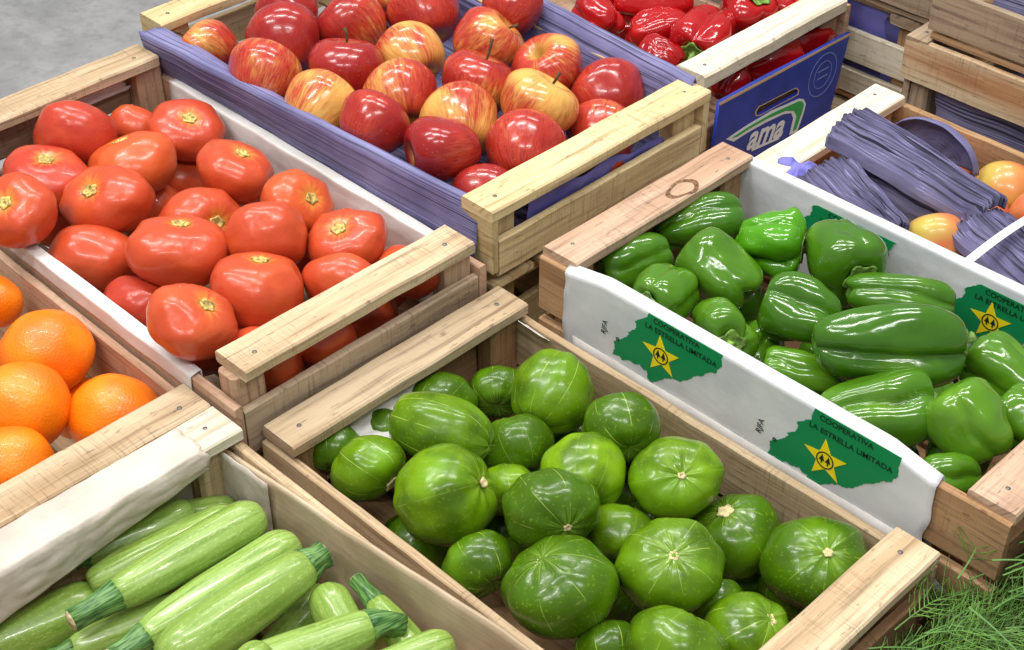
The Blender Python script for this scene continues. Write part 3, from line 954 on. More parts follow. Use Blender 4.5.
tag(sheet('paper_corner', zcorner, 24, 16, .0007, 'greyp', None, (-.84, .49, .7), .1, .13), 'grey paper creased into the back right corner of the zucchini crate', 'paper')

# loose scraps of paper
def scrap(name, label, pos, ex_, ey_, nrm, mat, amp, seed, nu=22, curl=0.):
    ex_, ey_, nrm = Vector(ex_), Vector(ey_), Vector(nrm).normalized()
    def fn(u, v):
        k = noise.noise(Vector((u * 2.6 + seed, v * 2.6, seed))) + .5 * noise.noise(Vector((u * 6 + seed, v * 6, seed + 2)))
        e = .10 * noise.noise(Vector((u * 5, v * 5, seed + 7)))
        return Vector(pos) + ex_ * (u - .5 + e) + ey_ * (v - .5 - e) + nrm * (amp * k + curl * (abs(u - .5) * 2) ** 2)
    return tag(sheet(name, fn, nu, nu, .0006, mat, None, tuple(pos)), label, 'paper')
scrap('paper_scrap', 'torn white paper scrap under the back slat of the squash crate', at(396, 412, .929), (.012, .090, .0), (.045, -.012, -.016), (.4, -.1, .8), 'whitep', .007, 3)
scrap('paper_scrap', 'small white paper scrap on the right rail behind the round squash', at(534, 331, .915), (.03, .0, -.002), (0, .012, -.012), (0, -.6, .8), 'whitep', .003, 8)
scrap('paper_scrap', 'thin white strip of paper at the back of the tomatoes', at(86, 96, .868), (.004, .10, .0), (.004, 0, -.022), (.9, 0, .3), 'whitep', .003, 16)

# purple paper inside the empty crates
def inside(x0, x1, y, z0, z1, mat, label, seed):
    p = [(y + .2, z0 + .004), (y + .004, z0 + .004), (y, z0 + .01), (y + .001, z1)]
    return liner('paper_liner', label, x0, x1, p, p, mat, .002, nv=24, seed=seed, edge=.01)
inside(-.775, -.345, 1.486, .683, .79, 'purple2', 'dusky purple paper lining the crate with the rust-stained board', 21)
inside(-.73, -.33, 1.492, .815, .912, 'purple2', 'dusky purple paper lining the rough-sawn crate on the right stack', 22)
inside(-1.33, -.932, 1.62, .612, .735, 'violet', 'violet paper lining the weathered crate in the left stack', 23)

# ================================================================== blue cardboard panel on the red pepper crate
XP = -.9445
def on_x(px, py):
    d = ray(px, py); p = CAM + d * (XP / d.x); return p.y, p.z
def z5(x, y): return on_x(680 + x / 4.645, 60 + y / 4.645)
uy = Vector((0, 1, 0))
o0 = Vector((XP, 0, 0))
tl, tr, br = on_x(718, 102), on_x(849, 32), on_x(828, 112)
outer = [(tl[0] - .006, .600), (tl[0] - .002, .66), tl, (tl[0] + (tr[0] - tl[0]) * .35, tl[1] + (tr[1] - tl[1]) * .35 + .001), (tl[0] + (tr[0] - tl[0]) * .7, tl[1] + (tr[1] - tl[1]) * .7 - .001), tr, (br[0], br[1]), (br[0] - .012, .600)]
slot = [z5(*q) for q in ((345, 246), (347, 234), (362, 212), (380, 205), (440, 173), (518, 133), (532, 130), (541, 140), (536, 158), (522, 166), (450, 204), (368, 250), (352, 254))]
panel = poly2d('cardboard_panel', [outer, slot], 'blue', None, o0, uy, uz, 0, .005)
tag(panel, 'blue cardboard panel with a hand slot and green swoosh logo, on the red pepper crate', 'cardboard')
core = [(p[0] * 1, p[1]) for p in slot]
cy_, cz_ = sum(p[0] for p in slot) / len(slot), sum(p[1] for p in slot) / len(slot)
grow = [(cy_ + (p[0] - cy_) * 1.05, cz_ + (p[1] - cz_) * 1.14) for p in slot]
L0 = .0027
poly2d('torn_slot_edge', [grow, slot], 'board', panel, o0, uy, uz, L0)
poly2d('torn_top_edge', [[tl, (tl[0], tl[1] - .004), (tr[0], tr[1] - .0035), tr]], 'board', panel, o0, uy, uz, L0)
W = [z5(*q) for q in ((205, 364), (300, 300), (420, 230), (545, 176), (566, 178), (576, 200), (566, 240), (535, 330), (498, 345), (517, 268), (508, 242), (470, 248), (390, 286), (300, 336), (240, 375))]
G = [z5(*q) for q in ((232, 357), (310, 305), (425, 240), (545, 186), (560, 189), (566, 204), (557, 240), (530, 318), (514, 326), (532, 258), (520, 232), (480, 232), (400, 266), (310, 316), (255, 352))]
poly2d('logo_border', [W], 'pwhite', panel, o0, uy, uz, L0 + .0002)
poly2d('logo_swoosh', [G], 'lgreen', panel, o0, uy, uz, L0 + .0005)
b0, b1, t0 = z5(274, 424), z5(462, 346), z5(262, 380)
ub = Vector((0, b1[0] - b0[0], b1[1] - b0[1])); wd = ub.length; ub.normalize(); vb = Vector((0, -ub.z, ub.y))
text('logo_lettering', 'ama', .046, 'pwhite', panel, Vector((XP, b1[0], b1[1])), ub, vb, L0 + .0005, .0012, .25, 'RIGHT')
s0, s1 = z5(322, 420), z5(450, 363)
poly2d('logo_underline', [[s0, s1, (s1[0], s1[1] + .003), (s0[0], s0[1] + .004)]], 'pwhite', panel, o0, uy, uz, L0 + .0005)
rc = z5(655, 65)
for r0, r1 in ((.030, .0285), (.019, .018)):
    poly2d('round_seal', [ring2d(rc[0], rc[1], r0, 40), ring2d(rc[0], rc[1], r1, 40)], 'pale', panel, o0, uy, uz, L0)
for dz in (-.004, .006):
    poly2d('round_seal', [[(rc[0] - .011, rc[1] + dz), (rc[0] + .011, rc[1] + dz), (rc[0] + .011, rc[1] + dz + .002), (rc[0] - .011, rc[1] + dz + .002)]], 'pale', panel, o0, uy, uz, L0)

# ================================================================== tomatoes
def T(x, y, rx, st, label, dh=0., top=None, q=.78): return round_item(x, y, rx, st, label, .862 + dh, .66, top=top, q=q, cs=.56)
tom = [
    T(75, None, 41, None, 'smooth dull red tomato against the back boards, leftmost of the back row', top=106),
    T(135, None, 28, None, 'tomato half hidden behind others, right of the smooth dull one at the back', .03, top=108),
    T(185, None, 40, (192, 121), 'shiny red tomato with a green stem scar in the back right corner of its crate', top=101),
    T(46, None, 44, (51, 162), 'broad tomato below the smooth dull one, its stem scar turned up and yellowish', top=146),
    T(132, None, 45, (121, 140), 'large orange-red tomato in the second row with its scar at the upper left edge', top=134),
    T(234, None, 40, (243, 156), 'red tomato beside the right liner, second from the back corner', top=142),
    T(20, None, 39, (14, 208), 'tomato at the left edge of the photo with yellow rays round its scar', top=179, q=0.92),
    T(108, None, 48, (97, 199), 'ribbed tomato with a brown cracked stem scar, middle left of the crate', top=171, q=0.76),
    T(202, None, 45, (219, 224), 'tomato in the crate centre with its scar facing the front right', .012, top=188),
    T(296, None, 40, (312, 201), 'orange-red tomato along the right liner with its scar facing right', top=174),
    T(266, None, 41, None, 'round tomato without a visible scar, in the middle right of the crate', top=205),
    T(348, None, 43, (342, 230), 'wrinkle-topped tomato with its scar facing straight up, near the right liner', top=209),
    T(80, None, 50, None, 'biggest smooth matte tomato, touching the left side of the crate', .03, top=228, q=0.74),
    T(179, None, 50, (183, 226), 'wide glossy tomato with its scar at the top, in the centre front', top=217, q=0.69),
    T(258, None, 48, (262, 260), 'plump tomato behind the middle of the front slat with a pale streaked top', top=254),
    T(138, None, 41, None, 'dull pinkish tomato wedged low between the big matte one and the front left one', .018, top=280),
    T(192, None, 46, (208, 309), 'front left tomato with a star-shaped scar facing up', top=287, q=0.82),
    T(343, None, 39, None, 'round red tomato next to the front slat, second from the right corner', top=255),
    T(409, None, 34, None, 'tomato in the front right corner, partly under the slat', .012, top=245),
    T(322, None, 34, None, 'tomato seen through the gap under the right part of the front slat', .035, top=318),
    T(262, None, 42, None, 'tomato pressed under the left part of the front slat', .022, top=327),
] + [T(x, y, 36, None, 'tomato in the lower layer, mostly hidden beneath the top tomatoes', .07) for x, y in ((181, 186), (154, 212), (148, 282), (300, 245), (318, 250), (232, 245), (205, 345), (60, 222), (225, 335), (85, 180), (375, 285), (365, 320), (290, 372), (70, 300))]
settle(tom, boxes_of(**TOM, slat_w=.043))
for t in tom: flatten(make_tomato(t, 'tomatoes in the crate'), t['flat'])

# ================================================================== apples
def A(x, y, rx, st, label, dh=0., q=.86, **k): return round_item(x, y, rx, st, label, .832 + dh, .78, q=q, cs=.62, **k)
app = [
    A(207, None, 36, (186, 33), 'red apple in the back left corner with a green dimple', .018, q=.76, top=22),
    A(264, None, 38, None, 'streaky orange-red apple along the left purple liner, second from the back', top=43),
    A(284, None, 38, None, 'dark red apple in the second row, behind the streaky ones at the left liner', top=9),
    A(288, None, 33, None, 'dark red apple at the top edge of the photo, left of the yellow-flecked one', top=-15),
    A(319, None, 39, None, 'yellow-streaked apple lying on its side at the left purple liner', top=74),
    A(346, None, 39, (350, 44), 'crimson apple with a stem dimple on top, third row in the middle left', top=37),
    A(351, None, 38, (330, 7), 'apple with an orange patch and red cheek near the top edge', top=-8),
    A(372, None, 37, None, 'dusky red apple leaning on the left liner, fourth along it', top=93),
    A(401, None, 38, None, 'orange-red apple in the middle of the crate, right of the yellow-streaked one', top=64),
    A(411, None, 36, None, 'golden orange apple in the centre of the crate, without a dimple showing', top=26),
    A(426, None, 38, None, 'red apple cut by the top edge of the photo at centre', top=-18),
    A(443, None, 43, (402, 160), 'deep crimson apple at the front left with its blossom end at the lower left', calyx=1, top=117, q=0.76),
    A(460, None, 41, None, 'yellowish apple with red flecks behind the deep crimson front one', top=89),
    A(477, None, 38, (490, 58), 'red apple with an upright brown stem, right of centre', stemlen=.62, top=51),
    A(487, None, 37, (506, 28), 'orange-red apple beside the right purple liner at the top', top=9),
    A(550, None, 37, (540, 58), 'orange-red apple with a dark calyx dimple facing up, by the right liner', calyx=1, top=37),
    A(538, None, 41, (556, 84), 'golden yellow apple with a stem dimple, near the right side', top=72),
    A(526, None, 41, None, 'bright red apple with a yellow blaze, behind the middle of the front slat', top=116),
    A(614, None, 39, None, 'red apple lying on its side in the right corner by the liner', .010, top=68),
    A(597, None, 37, None, 'red apple with a green-yellow base just behind the front slat at the right', .028, top=101),
    A(485, None, 35, None, 'flat dark red apple tucked behind the left end of the front slat', .018, top=166),
    A(612, None, 33, None, 'apple seen below the front slat near its right end', .035, top=130),
    A(385, None, 34, None, 'orange apple at the top edge, left of the one cut at centre', .012, top=-28),
    A(515, None, 30, None, 'small dark apple beyond the right liner side at the top edge', .015, top=-18),
]
APB = boxes_of(**APP, slat_w=.043, end_gap=.026); APB[4] = ((-1.6, .6, .6), (-1.2, .826, .83)); APB.append(((-1.2, .6, .6), (-.8, .838, .81))); APB[5] = ((-1.6, 1.164, .6), (-.8, 1.5, .826))
settle(app, APB)
for t in app: flatten(make_apple(t, 'red apples in the purple-lined crate'), t['flat'])

# ================================================================== oranges
def O(x, y, rx, st, label, dh=0., top=None, q=.87): return round_item(x, y, rx, st, label, .905 + dh, .88, top=top, q=q)
ora = [
    O(-8, None, 31, None, 'orange cut by the left edge of the photo, furthest back', top=275),
    O(51, None, 49, (10, 330), 'large whole orange in the middle of the orange crate', top=312),
    O(27, None, 47, None, 'orange with brown speckles, in front of the large whole one', top=366),
    O(119, None, 48, None, 'orange in the crate corner behind the right end of the slat', top=372),
    O(12, None, 44, None, 'orange nearest the front slat at the lower left', top=426),
    O(80, None, 34, None, 'orange lying deeper, mostly hidden between the other oranges', .06, top=375),
    O(-45, None, 44, None, 'orange lying deeper, mostly hidden between the other oranges', .05, top=338),
]
settle(ora, boxes_of(**ORA))
for t in ora: flatten(make_orange(t, 'oranges in the crate'), t['flat'])

# ================================================================== round squash
def Q(x, y, rx, st, label, dh=0., c=.78, q=.83, **k): return round_item(x, y, rx, st, label, .912 + dh, c, q=q, cs=.64, **k)
sq = [
    Q(552, None, 41, None, 'upright mid green squash at the back beside the right rail', c=.95, top=353, q=1.0),
    Q(497, None, 30, None, 'dark squash in shade behind the upright one, by the back slat', .03, top=367),
    Q(441, None, 39, None, 'dark squash against the back slat, above the striped oval one', .02, top=367),
    Q(441, 430, 36, None, 'large oval squash with pale bands lying on its side near the back slat', c=1.42, ax3=(.93, -.28, .2)),
    Q(366, None, 41, (388, 484), 'squash at the left rail with a ragged brown scar facing right', sc=2.4, top=436),
    Q(446, None, 51, (473, 484), 'biggest bright green squash, left of centre, pale scar facing right', c=.92, top=445, q=0.95),
    Q(516, None, 36, None, 'dark green squash beneath the upright one, middle of the back half', .02, top=415),
    Q(507, None, 32, None, 'small light green squash wedged right of the biggest one', .03, top=464),
    Q(552, None, 50, (565, 523), 'dark glossy squash in the centre with a brown scar facing down right', top=469, q=.81),
    Q(621, None, 40, None, 'dark green squash by the right rail next to the upright one', top=398),
    Q(586, None, 43, None, 'light lime green squash in the centre behind the dark glossy one', c=.9, top=434, q=0.86),
    Q(676, None, 48, (678, 473), 'bright green squash at the right rail with a pale scar facing up', top=437, q=0.85),
    Q(621, None, 38, None, 'mid green squash lying lower, behind the striped front one', .025, top=504),
    Q(737, None, 48, (726, 511), 'dark squash at the right rail with a big tan scar', .012, sc=1.6, top=494),
    Q(818, None, 57, (822, 546), 'large dark squash in the front right corner, white scar on top', top=515, q=0.83),
    Q(670, None, 55, (670, 551), 'squash with pale star-like stripes radiating from its scar, centre front', top=519, q=0.85),
    Q(559, None, 59, (543, 559), 'largest dark squash at the front left, scar near its top', top=543, q=0.77),
    Q(480, None, 38, None, 'dark squash low against the left rail, beside the largest dark one', .02, top=532),
    Q(677, None, 50, None, 'squash cut by the bottom edge, below the striped one', top=610),
    Q(750, None, 46, (763, 616), 'squash at the bottom edge with a wide tan scar', .006, sc=1.7, top=594),
    Q(716, None, 30, None, 'small dark squash peeping out right of the striped one', .035, top=579),
    Q(608, None, 34, None, 'dark squash at the bottom edge below the largest dark one', .03, top=622),
    Q(330, None, 28, None, 'dark squash in the shaded back left corner', .03, top=420),
    Q(386, None, 26, None, 'dark squash under the torn white paper scrap', .035, top=407),
] + [Q(x, y, 36, None, 'squash in the lower layer, mostly hidden beneath the others', .075) for x, y in ((500, 540), (735, 580), (660, 520), (570, 440), (415, 545), (530, 480), (790, 590), (470, 440), (620, 600), (640, 460), (610, 495))]
settle(sq, boxes_of(**PUM))
for t in sq: flatten(make_squash(t, 'round squash in the crate'), t['flat'])

# ================================================================== green peppers
def P_(A_, B_, w, label, hA, hB, **k): return long_item(A_, B_, w, label, hA, hB, n=5, plane=k.pop('plane', .6), minl=k.pop('minl', 1.9), **k)
H = .865
pep = [
    P_((598, 268), (668, 246), 59, 'dark green pepper in the back left corner under the knotty slat', H + .005, H + .005),
    P_((738, 206), (652, 228), 55, 'long dark green pepper lying along the back slat', H + .012, H + .012),
    P_((647, 303), (686, 284), 57, 'small pepper behind the left print, its calyx end facing the front', H, H + .02, stem=1, stl=.15),
    P_((690, 246), (747, 296), 78, 'broad smooth dark green pepper in the middle of the back half', H, H),
    P_((730, 346), (706, 322), 74, 'lumpy pepper with a deep fold and its stem facing the front, by the liner', H, H + .03, stem=1, stl=.3, lobes=3, dep=.3),
    P_((796, 248), (744, 240), 70, 'bright light green crinkled pepper with its stem at the right, at the back', H, H + .005, stem=1, m='brightpepper', wr=.12, dep=.28),
    P_((858, 276), (832, 240), 81, 'blocky dark green pepper beside the rear print, stem pointing down', H - .005, H + .01, stem=1),
    P_((762, 300), (838, 328), 72, 'shiny dented pepper in the centre of the crate', H, H, dep=.28),
    P_((954, 306), (850, 290), 57, 'elongated mid green pepper near the right liner, behind the longest one', H + .005, H + .005, bend=.1),
    P_((964, 342), (812, 342), 81, 'longest pepper with deep lengthwise grooves and a stem at its right end', H - .02, H - .02, stem=1, stl=.4, lobes=3, dep=.24, narrow=.92),
    P_((972, 350), (1040, 398), 66, 'long light green pepper running off the right edge of the photo', H + .005, H + .01, narrow=.75, plane=.1),
    P_((937, 404), (822, 418), 83, 'wide pointed pepper at the front with a brown stem at the right', H - .012, H - .008, stem=1, stl=.3, lobes=3, dep=.22, narrow=.8),
    P_((944, 388), (990, 456), 81, 'shiny pepper standing on end in the front right, right of the pointed one', H, H + .01),
    P_((762, 364), (842, 382), 49, 'dark pepper low behind the front liner, below the dented one', H + .035, H + .035),
    P_((1000, 400), (1046, 440), 66, 'dark pepper at the right edge below the light green one', H + .02, H + .02),
    P_((922, 482), (978, 474), 51, 'pepper low in the front corner beside the near slat', H + .02, H + .03),
    P_((786, 392), (832, 402), 42, 'pepper in the lower layer, mostly hidden', H + .05, H + .05),
    P_((900, 370), (960, 440), 64, 'pepper in the lower layer, mostly hidden', H + .08, H + .08),
    P_((855, 440), (910, 470), 64, 'pepper in the lower layer, mostly hidden', H + .06, H + .06),
    P_((850, 460), (800, 410), 64, 'pepper in the lower layer, mostly hidden', H + .06, H + .06),
    P_((930, 440), (990, 465), 54, 'pepper in the lower layer, mostly hidden', H + .05, H + .05),
    P_((740, 372), (770, 330), 54, 'pepper in the lower layer, mostly hidden', H + .06, H + .06),
    P_((860, 380), (800, 350), 64, 'pepper in the lower layer, mostly hidden', H + .085, H + .085),
    P_((760, 300), (700, 300), 64, 'pepper in the lower layer, mostly hidden', H + .08, H + .08),
    P_((880, 300), (820, 290), 64, 'pepper in the lower layer, mostly hidden', H + .08, H + .08),
    P_((745, 380), (760, 330), 64, 'pepper in the lower layer, mostly hidden', H + .085, H + .085),
]
settle(pep, boxes_of(**PEP))
for t in pep: make_pepper(t, 'green bell peppers in the crate', t.get('m', 'pepper'), 'bell_pepper')

# ================================================================== red peppers
H = .905
red = [
    P_((584, 6), (613, 32), 51, 'glossy red pepper just behind the right liner of the apple crate', H, H),
    P_((692, 0), (612, 6), 51, 'long red pepper at the top edge of the photo', H - .01, H - .01, lobes=3, dep=.22),
    P_((690, 28), (630, 33), 42, 'red pepper lying below the long one at the top edge', H, H),
    P_((640, 50), (680, 66), 45, 'red crinkled pepper beside the left end of the slat', H + .005, H + .005, wr=.1),
    P_((692, 56), (722, 20), 61, 'shiny red pepper with a short green stem pointing at the slat', H - .01, H - .005, stem=1, stl=.35, wr=.1, dep=.2),
    P_((752, 3), (738, 22), 59, 'red pepper with a green calyx facing up near the top edge', H - .015, H + .01, stem=1, stl=.25),
    P_((772, 4), (800, 22), 55, 'red pepper behind the middle of the slat', H, H),
    P_((735, 68), (720, 96), 38, 'dark maroon pepper under the left end of the slat', H + .02, H + .03),
    P_((806, 56), (752, 76), 49, 'red pepper seen between the slat and the blue panel', H + .03, H + .03),
    P_((785, 47), (832, 34), 45, 'red pepper under the right end of the slat', H + .02, H + .02),
    P_((728, 98), (768, 88), 36, 'bright red pepper just above the top edge of the blue panel', H + .045, H + .045),
    P_((590, -8), (630, -6), 47, 'red pepper at the top edge, left of the long one', H, H),
] + [P_(a_, b_, 54, 'red pepper in the lower layer, mostly hidden', H + .075, H + .075) for a_, b_ in (((660, 70), (700, 40)), ((640, 20), (600, 30)), ((720, 30), (760, 40)), ((800, 20), (840, 10)), ((770, 70), (810, 50)))]
settle(red, boxes_of(**RED, slat_t=.02, end_gap=.055) + [((-.962, 1.2, .55), (-.8, 1.6, .735))])
for t in red: make_pepper(t, 'red peppers in the crate', 'redpepper', 'red_pepper')

# ================================================================== yellow apples
def Y(x, y, rx, st, label, dh=0., top=None, q=.86): return round_item(x, y, rx, st, label, .912 + dh, .8, top=top, q=q)
yel = [
    Y(1003, None, 33, None, 'peach-coloured apple beside the end of the big paper wad', top=164),
    Y(936, None, 32, None, 'pale yellow apple between the left paper wad and the white strap', top=217),
    Y(982, None, 29, None, 'reddish yellow apple under the end of the big paper wad', .025, top=196),
    Y(985, None, 30, None, 'yellow apple just in front of the white strap', .02, top=245),
    Y(1026, None, 24, None, 'rosy apple at the right edge beside the pepper liner', .02, top=272),
    Y(1040, None, 32, None, 'yellow-green apple at the right edge next to the peach-coloured one', .005, top=190),
    Y(890, 190, 34, None, 'yellow apple lying under the paper wads, mostly hidden', .05),
    Y(850, 200, 34, None, 'yellow apple lying under the paper wads, mostly hidden', .06),
    Y(935, 175, 34, None, 'yellow apple lying under the paper wads, mostly hidden', .05),
]
settle(yel, boxes_of(**PEA))
for t in yel: flatten(make_apple(t, 'yellow apples under purple paper', 'yellow_apple', 'yapple'), t['flat'])

# wads of pleated purple paper
def wad(label, p0, p1, w0, w1, arch, pleats, seed, thick=.012):
    """pleated wad running from p0 to p1; pleat ridges run lengthwise"""
    p0, p1 = Vector(p0), Vector(p1); d = (p1 - p0); L = d.length; d.normalize()
    s = d.cross(Vector((0, 0, 1))).normalized(); up = s.cross(d)
    NU, NV = 36, pleats * 4
    V, F, U = [], [], []
    def top(u, v):
        w = w0 + (w1 - w0) * u
        ph = v * pleats * math.tau + 2.5 * noise.noise(Vector((u * 2, v * 5, seed)))
        z = arch * (1 - (2 * v - 1) ** 2) + .0034 * (2 * abs((ph / math.tau) % 1 * 2 - 1) - 1) + .0022 * noise.noise(Vector((u * 4, v * 14, seed))) + .002 * math.sin(u * 4 + seed)
        e = .010 * noise.noise(Vector((v * 26, seed, u))) + .004 * math.sin(ph * 1.0)
        uu = u * L + (e if u in (0., 1.) else 0)
        return p0 + d * uu + s * ((v - .5) * w + .003 * noise.noise(Vector((u * 3, v * 4, seed + 5)))) + up * (z - .006 * u * u)
    for a in range(NU + 1):
        for b in range(NV + 1):
            V.append(top(a / NU, b / NV)); U.append((a / NU * L, b / NV * w0))
    n = len(V); W_ = NV + 1
    V += [v - up * thick * (.4 + .6 * abs(math.sin((k % W_) * .8 + seed))) for k, v in enumerate(V)]; U += U[:]
    for a in range(NU):
        for b in range(NV):
            i = a * W_ + b
            F += [(i, i + W_, i + W_ + 1, i + 1), (n + i, n + i + 1, n + i + W_ + 1, n + i + W_)]
    for a in range(NU):
        for b in (0, NV):
            i = a * W_ + b; q = (i, i + W_, n + i + W_, n + i); F.append(q if b else q[::-1])
    for b in range(NV):
        for a in (0, NU):
            i = a * W_ + b; q = (i, i + 1, n + i + 1, n + i); F.append(q if not a else q[::-1])
    base = (p0 + p1) / 2
    V = [v - base for v in V]
    return tag(link('paper_wad', mesh(V, F, U), M['purple2'], None, False, base), label, 'paper', 'wads of pleated purple paper')
wad('biggest pleated purple paper wad, lying across the top', at(850, 128, .862), at(990, 204, .872), .075, .060, .016, 30, 1)
wad('pleated purple paper wad sloping beneath the biggest one', at(868, 165, .893), at(960, 214, .902), .055, .05, .006, 22, 2)
wad('fan-shaped purple paper wad beside the white pepper liner', at(828, 170, .872), at(892, 226, .880), .070, .045, .010, 27, 3)
wad('pleated purple paper wad passing under the white strap', at(978, 222, .885), at(1060, 292, .888), .075, .075, .012, 29, 4)
# curled violet sheets
AC = at(934, 158, .905)
def arcs(u, v):
    a = math.pi * (.03 + .94 * u); k = .0015 * noise.noise(Vector((u * 8, v * 4, 4)))
    r, lip = (1, .013 * (1 - v / .3)) if v < .3 else (1 - (v - .3) / .7 * .85, 0)
    return AC + Vector((-math.cos(a) * .056 * r, -lip + .004 * (1 - r) + k, math.sin(a) * .046 * r + (.003 if v < .15 else 0)))
tag(sheet('curled_paper', arcs, 36, 16, .0012, 'purple', None, tuple(AC)), 'curved purple paper sheet arching behind the biggest wad', 'paper')
scrap('crumpled_paper', 'crumpled bright violet paper in the corner by the whitish slat', at(800, 176, .900), (.05, .02, 0), (-.02, .04, .008), (0, 0, 1), 'violet', .010, 31, curl=-.006)
# strap
q0, q1 = at(965, 264, .868), at(1040, 212, .868)
dv = (q1 - q0).normalized(); sv = dv.cross(Vector((0, 0, 1))).normalized()
def strap(u, v): return q0 + dv * ((q1 - q0).length * u) + sv * ((v - .5) * .009) + Vector((0, 0, .004 * math.sin(u * math.pi) + .0008 * math.cos(v * 6)))
tag(sheet('strap', strap, 20, 3, .0008, 'strap', None, tuple(q0)), 'thin white plastic strap across the purple paper wads', 'strap')

# ================================================================== zucchini
def Z(A_, B_, w, label, hA, hB, **k): return long_item(A_, B_, w, label, hA, hB, n=9, **k)
zuc = [
    Z((114, 597), (264, 512), 47, 'whole zucchini on top of the pile with a long dark stem at its left', .915, .912, stem=1, sl=2.0),
    Z((142, 640), (299, 541), 50, 'zucchini second from the top, stem end at the bottom edge', .922, .918, stem=1, sl=1.4),
    Z((308, 564), (160, 665), 58, 'thick zucchini in front with its short stem at the upper right', .918, .918, stem=1, sl=.75),
    Z((372, 626), (225, 682), 50, 'zucchini with a bent dark stem pointing up right, bottom centre', .920, .918, stem=1, sl=1.2, scurve=-.5),
    Z((330, 690), (456, 640), 40, 'zucchini with a rounded tip cut by the bottom edge, at the right', .922, .925),
    Z((360, 660), (322, 592), 44, 'zucchini whose blunt end peeps out behind the bent-stemmed one', .95, .945),
    Z((378, 600), (424, 655), 34, 'zucchini with a thin dark stem against the brown paper board', .94, .945, stem=1, sl=2.0),
    Z((200, 720), (266, 650), 40, 'zucchini tip at the bottom edge left of the bent-stemmed one', .912, .912),
    Z((-60, 662), (90, 597), 56, 'dull green zucchini at the left edge under the wrinkled paper', .965, .965),
    Z((70, 650), (205, 600), 38, 'zucchini under the topmost one, its ridged stem pointing at the left edge', .945, .94, stem=1, sl=1.3),
    Z((86, 553), (192, 506), 34, 'zucchini close to the back paper with a brown cut end', .965, .965, stem=1, sl=.7),
    Z((80, 582), (228, 514), 40, 'dull olive zucchini between the topmost one and the back paper', .955, .95),
    Z((150, 508), (224, 498), 28, 'dark zucchini end in the back corner', .975, .975),
    Z((150, 640), (290, 570), 50, 'zucchini lying deeper, mostly hidden', .985, .985),
    Z((0, 690), (130, 640), 50, 'zucchini lying deeper, mostly hidden', .985, .985),
    Z((290, 680), (390, 610), 48, 'zucchini lying deeper, mostly hidden', .985, .985),
    Z((250, 680), (330, 590), 40, 'zucchini lying deeper, mostly hidden', .98, .98),
]
settle(zuc, boxes_of(**ZUC) + [((-.9, .2, .722), (-.846, .53, .76)), ((-.9, .508, .5), (-.3, .6, .79))])
for t in zuc: make_zucchini(t, 'zucchini in the crate')

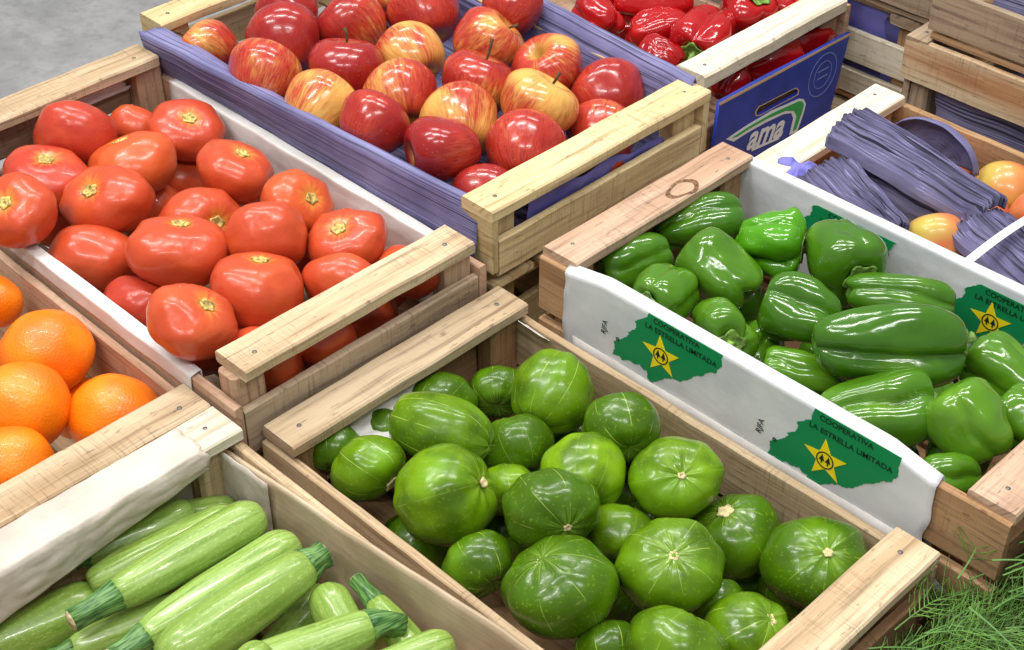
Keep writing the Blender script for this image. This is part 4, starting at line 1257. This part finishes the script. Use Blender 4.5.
# ================================================================== dill
def dill(label, seed, n, x0, x1, y0, y1, ztop, dirang):
    rng = random.Random(seed); V, F, MI = [], [], []
    base = Vector(((x0 + x1) / 2, (y0 + y1) / 2, .60))
    def thread(p, q, r0, r1, mi):
        d = (q - p)
        if d.length < 1e-5: return
        d.normalize(); a = d.orthogonal().normalized(); b = d.cross(a); i = len(V)
        for c, r in ((p, r0), (q, r1)):
            for k in range(3): V.append(c - base + a * (r * math.cos(k * 2.094)) + b * (r * math.sin(k * 2.094)))
        for k in range(3): F.append((i + k, i + (k + 1) % 3, i + 3 + (k + 1) % 3, i + 3 + k)); MI.append(mi)
    for f in range(n):
        u, w = rng.random(), rng.random()
        lev = rng.random() ** .6
        p = Vector((x0 + (x1 - x0) * u, y0 + (y1 - y0) * w, .615 + (ztop - .63) * lev * (1 - .35 * (2 * w - 1) ** 2)))
        an = dirang + rng.gauss(0, .38); d = Vector((math.cos(an), math.sin(an), rng.uniform(-.08, .25)))
        L = rng.uniform(.07, .13); curl = rng.uniform(-1.2, 1.2); N = 13; prev = p
        for k in range(1, N + 1):
            d = (d + Vector((-d.y, d.x, 0)) * curl / N * .5 + Vector((0, 0, -.055))).normalized()
            c = prev + d * (L / N)
            if c.z < .607: c.z = .607
            if c.x < -.312 and c.y > .855 or c.x < -.352: break
            thread(prev, c, .0006 * (1.1 - k / N) + .0003, .0006 * (1.1 - k / N) + .0002, 1)
            if k > 2:
                side = d.cross(Vector((rng.gauss(0, .3), rng.gauss(0, .3), 1))).normalized()
                ll = .026 * math.sin(math.pi * (k - 1) / (N + 1)) + .006
                for sgn in (-1, 1):
                    e = (d * .75 + side * sgn * .8 + Vector((0, 0, rng.uniform(-.1, .4)))).normalized()
                    m = c + e * ll * .5; thread(c, m, .00045, .0004, 0)
                    for q in range(3):
                        g = (e + d * rng.uniform(-.2, .6) + side * sgn * rng.uniform(-.7, .4) + Vector((0, 0, rng.uniform(-.3, .4)))).normalized()
                        s = c + e * ll * (.25 + .25 * q); thread(s, s + g * ll * rng.uniform(.4, .7), .0004, .00025, 0)
            prev = c
    me = mesh(V, F); me.materials.append(M['dill']); me.materials.append(M['dstem'])
    me.polygons.foreach_set('material_index', MI)
    o = bpy.data.objects.new('dill_bunch', me); C.objects.link(o); o.location = base
    return tag(o, label, 'dill', 'bunches of fresh dill')
dill('feathery dill bunch tucked against the front end of the pepper crate', 5, 470, -.332, -.20, .83, 1.08, .815, 1.2)
dill('feathery dill bunch in the bottom right corner of the photo', 6, 470, -.335, -.17, .74, .97, .80, 1.0)
dill('feathery dill bunch under the near slat of the squash crate', 8, 280, -.352, -.24, .60, .90, .75, 1.25)

# ================================================================== light
w = bpy.data.worlds.new('market_hall'); SC.world = w; w.use_nodes = True
w.node_tree.nodes['Background'].inputs[0].default_value = (.92, .96, 1, 1)
w.node_tree.nodes['Background'].inputs[1].default_value = .30
def lamp(x, y, z, sx, sy, e, rz=0, col=(1, .98, .95)):
    l = bpy.data.lights.new('tube_light', 'AREA'); l.shape = 'RECTANGLE'; l.size = sx; l.size_y = sy; l.energy = e; l.color = col
    o = bpy.data.objects.new('tube_light', l); C.objects.link(o); o.location = (x, y, z)
    o.rotation_euler = (0, 0, rz); return o
for x, y in ((-2.3, .2), (-1.5, -.5), (-.3, -.7), (-2.2, 1.6), (-1.3, .7), (-.4, 1.4), (.6, .3), (-1.2, 2.4)):
    lamp(x, y, 2.9, .9, .08, 15.5, .785)

vs = SC.view_settings
SC.display_settings.display_device = 'sRGB'
vs.view_transform = 'Standard'; vs.look = 'None'; vs.gamma = 1; vs.use_curve_mapping = False; vs.exposure = .30
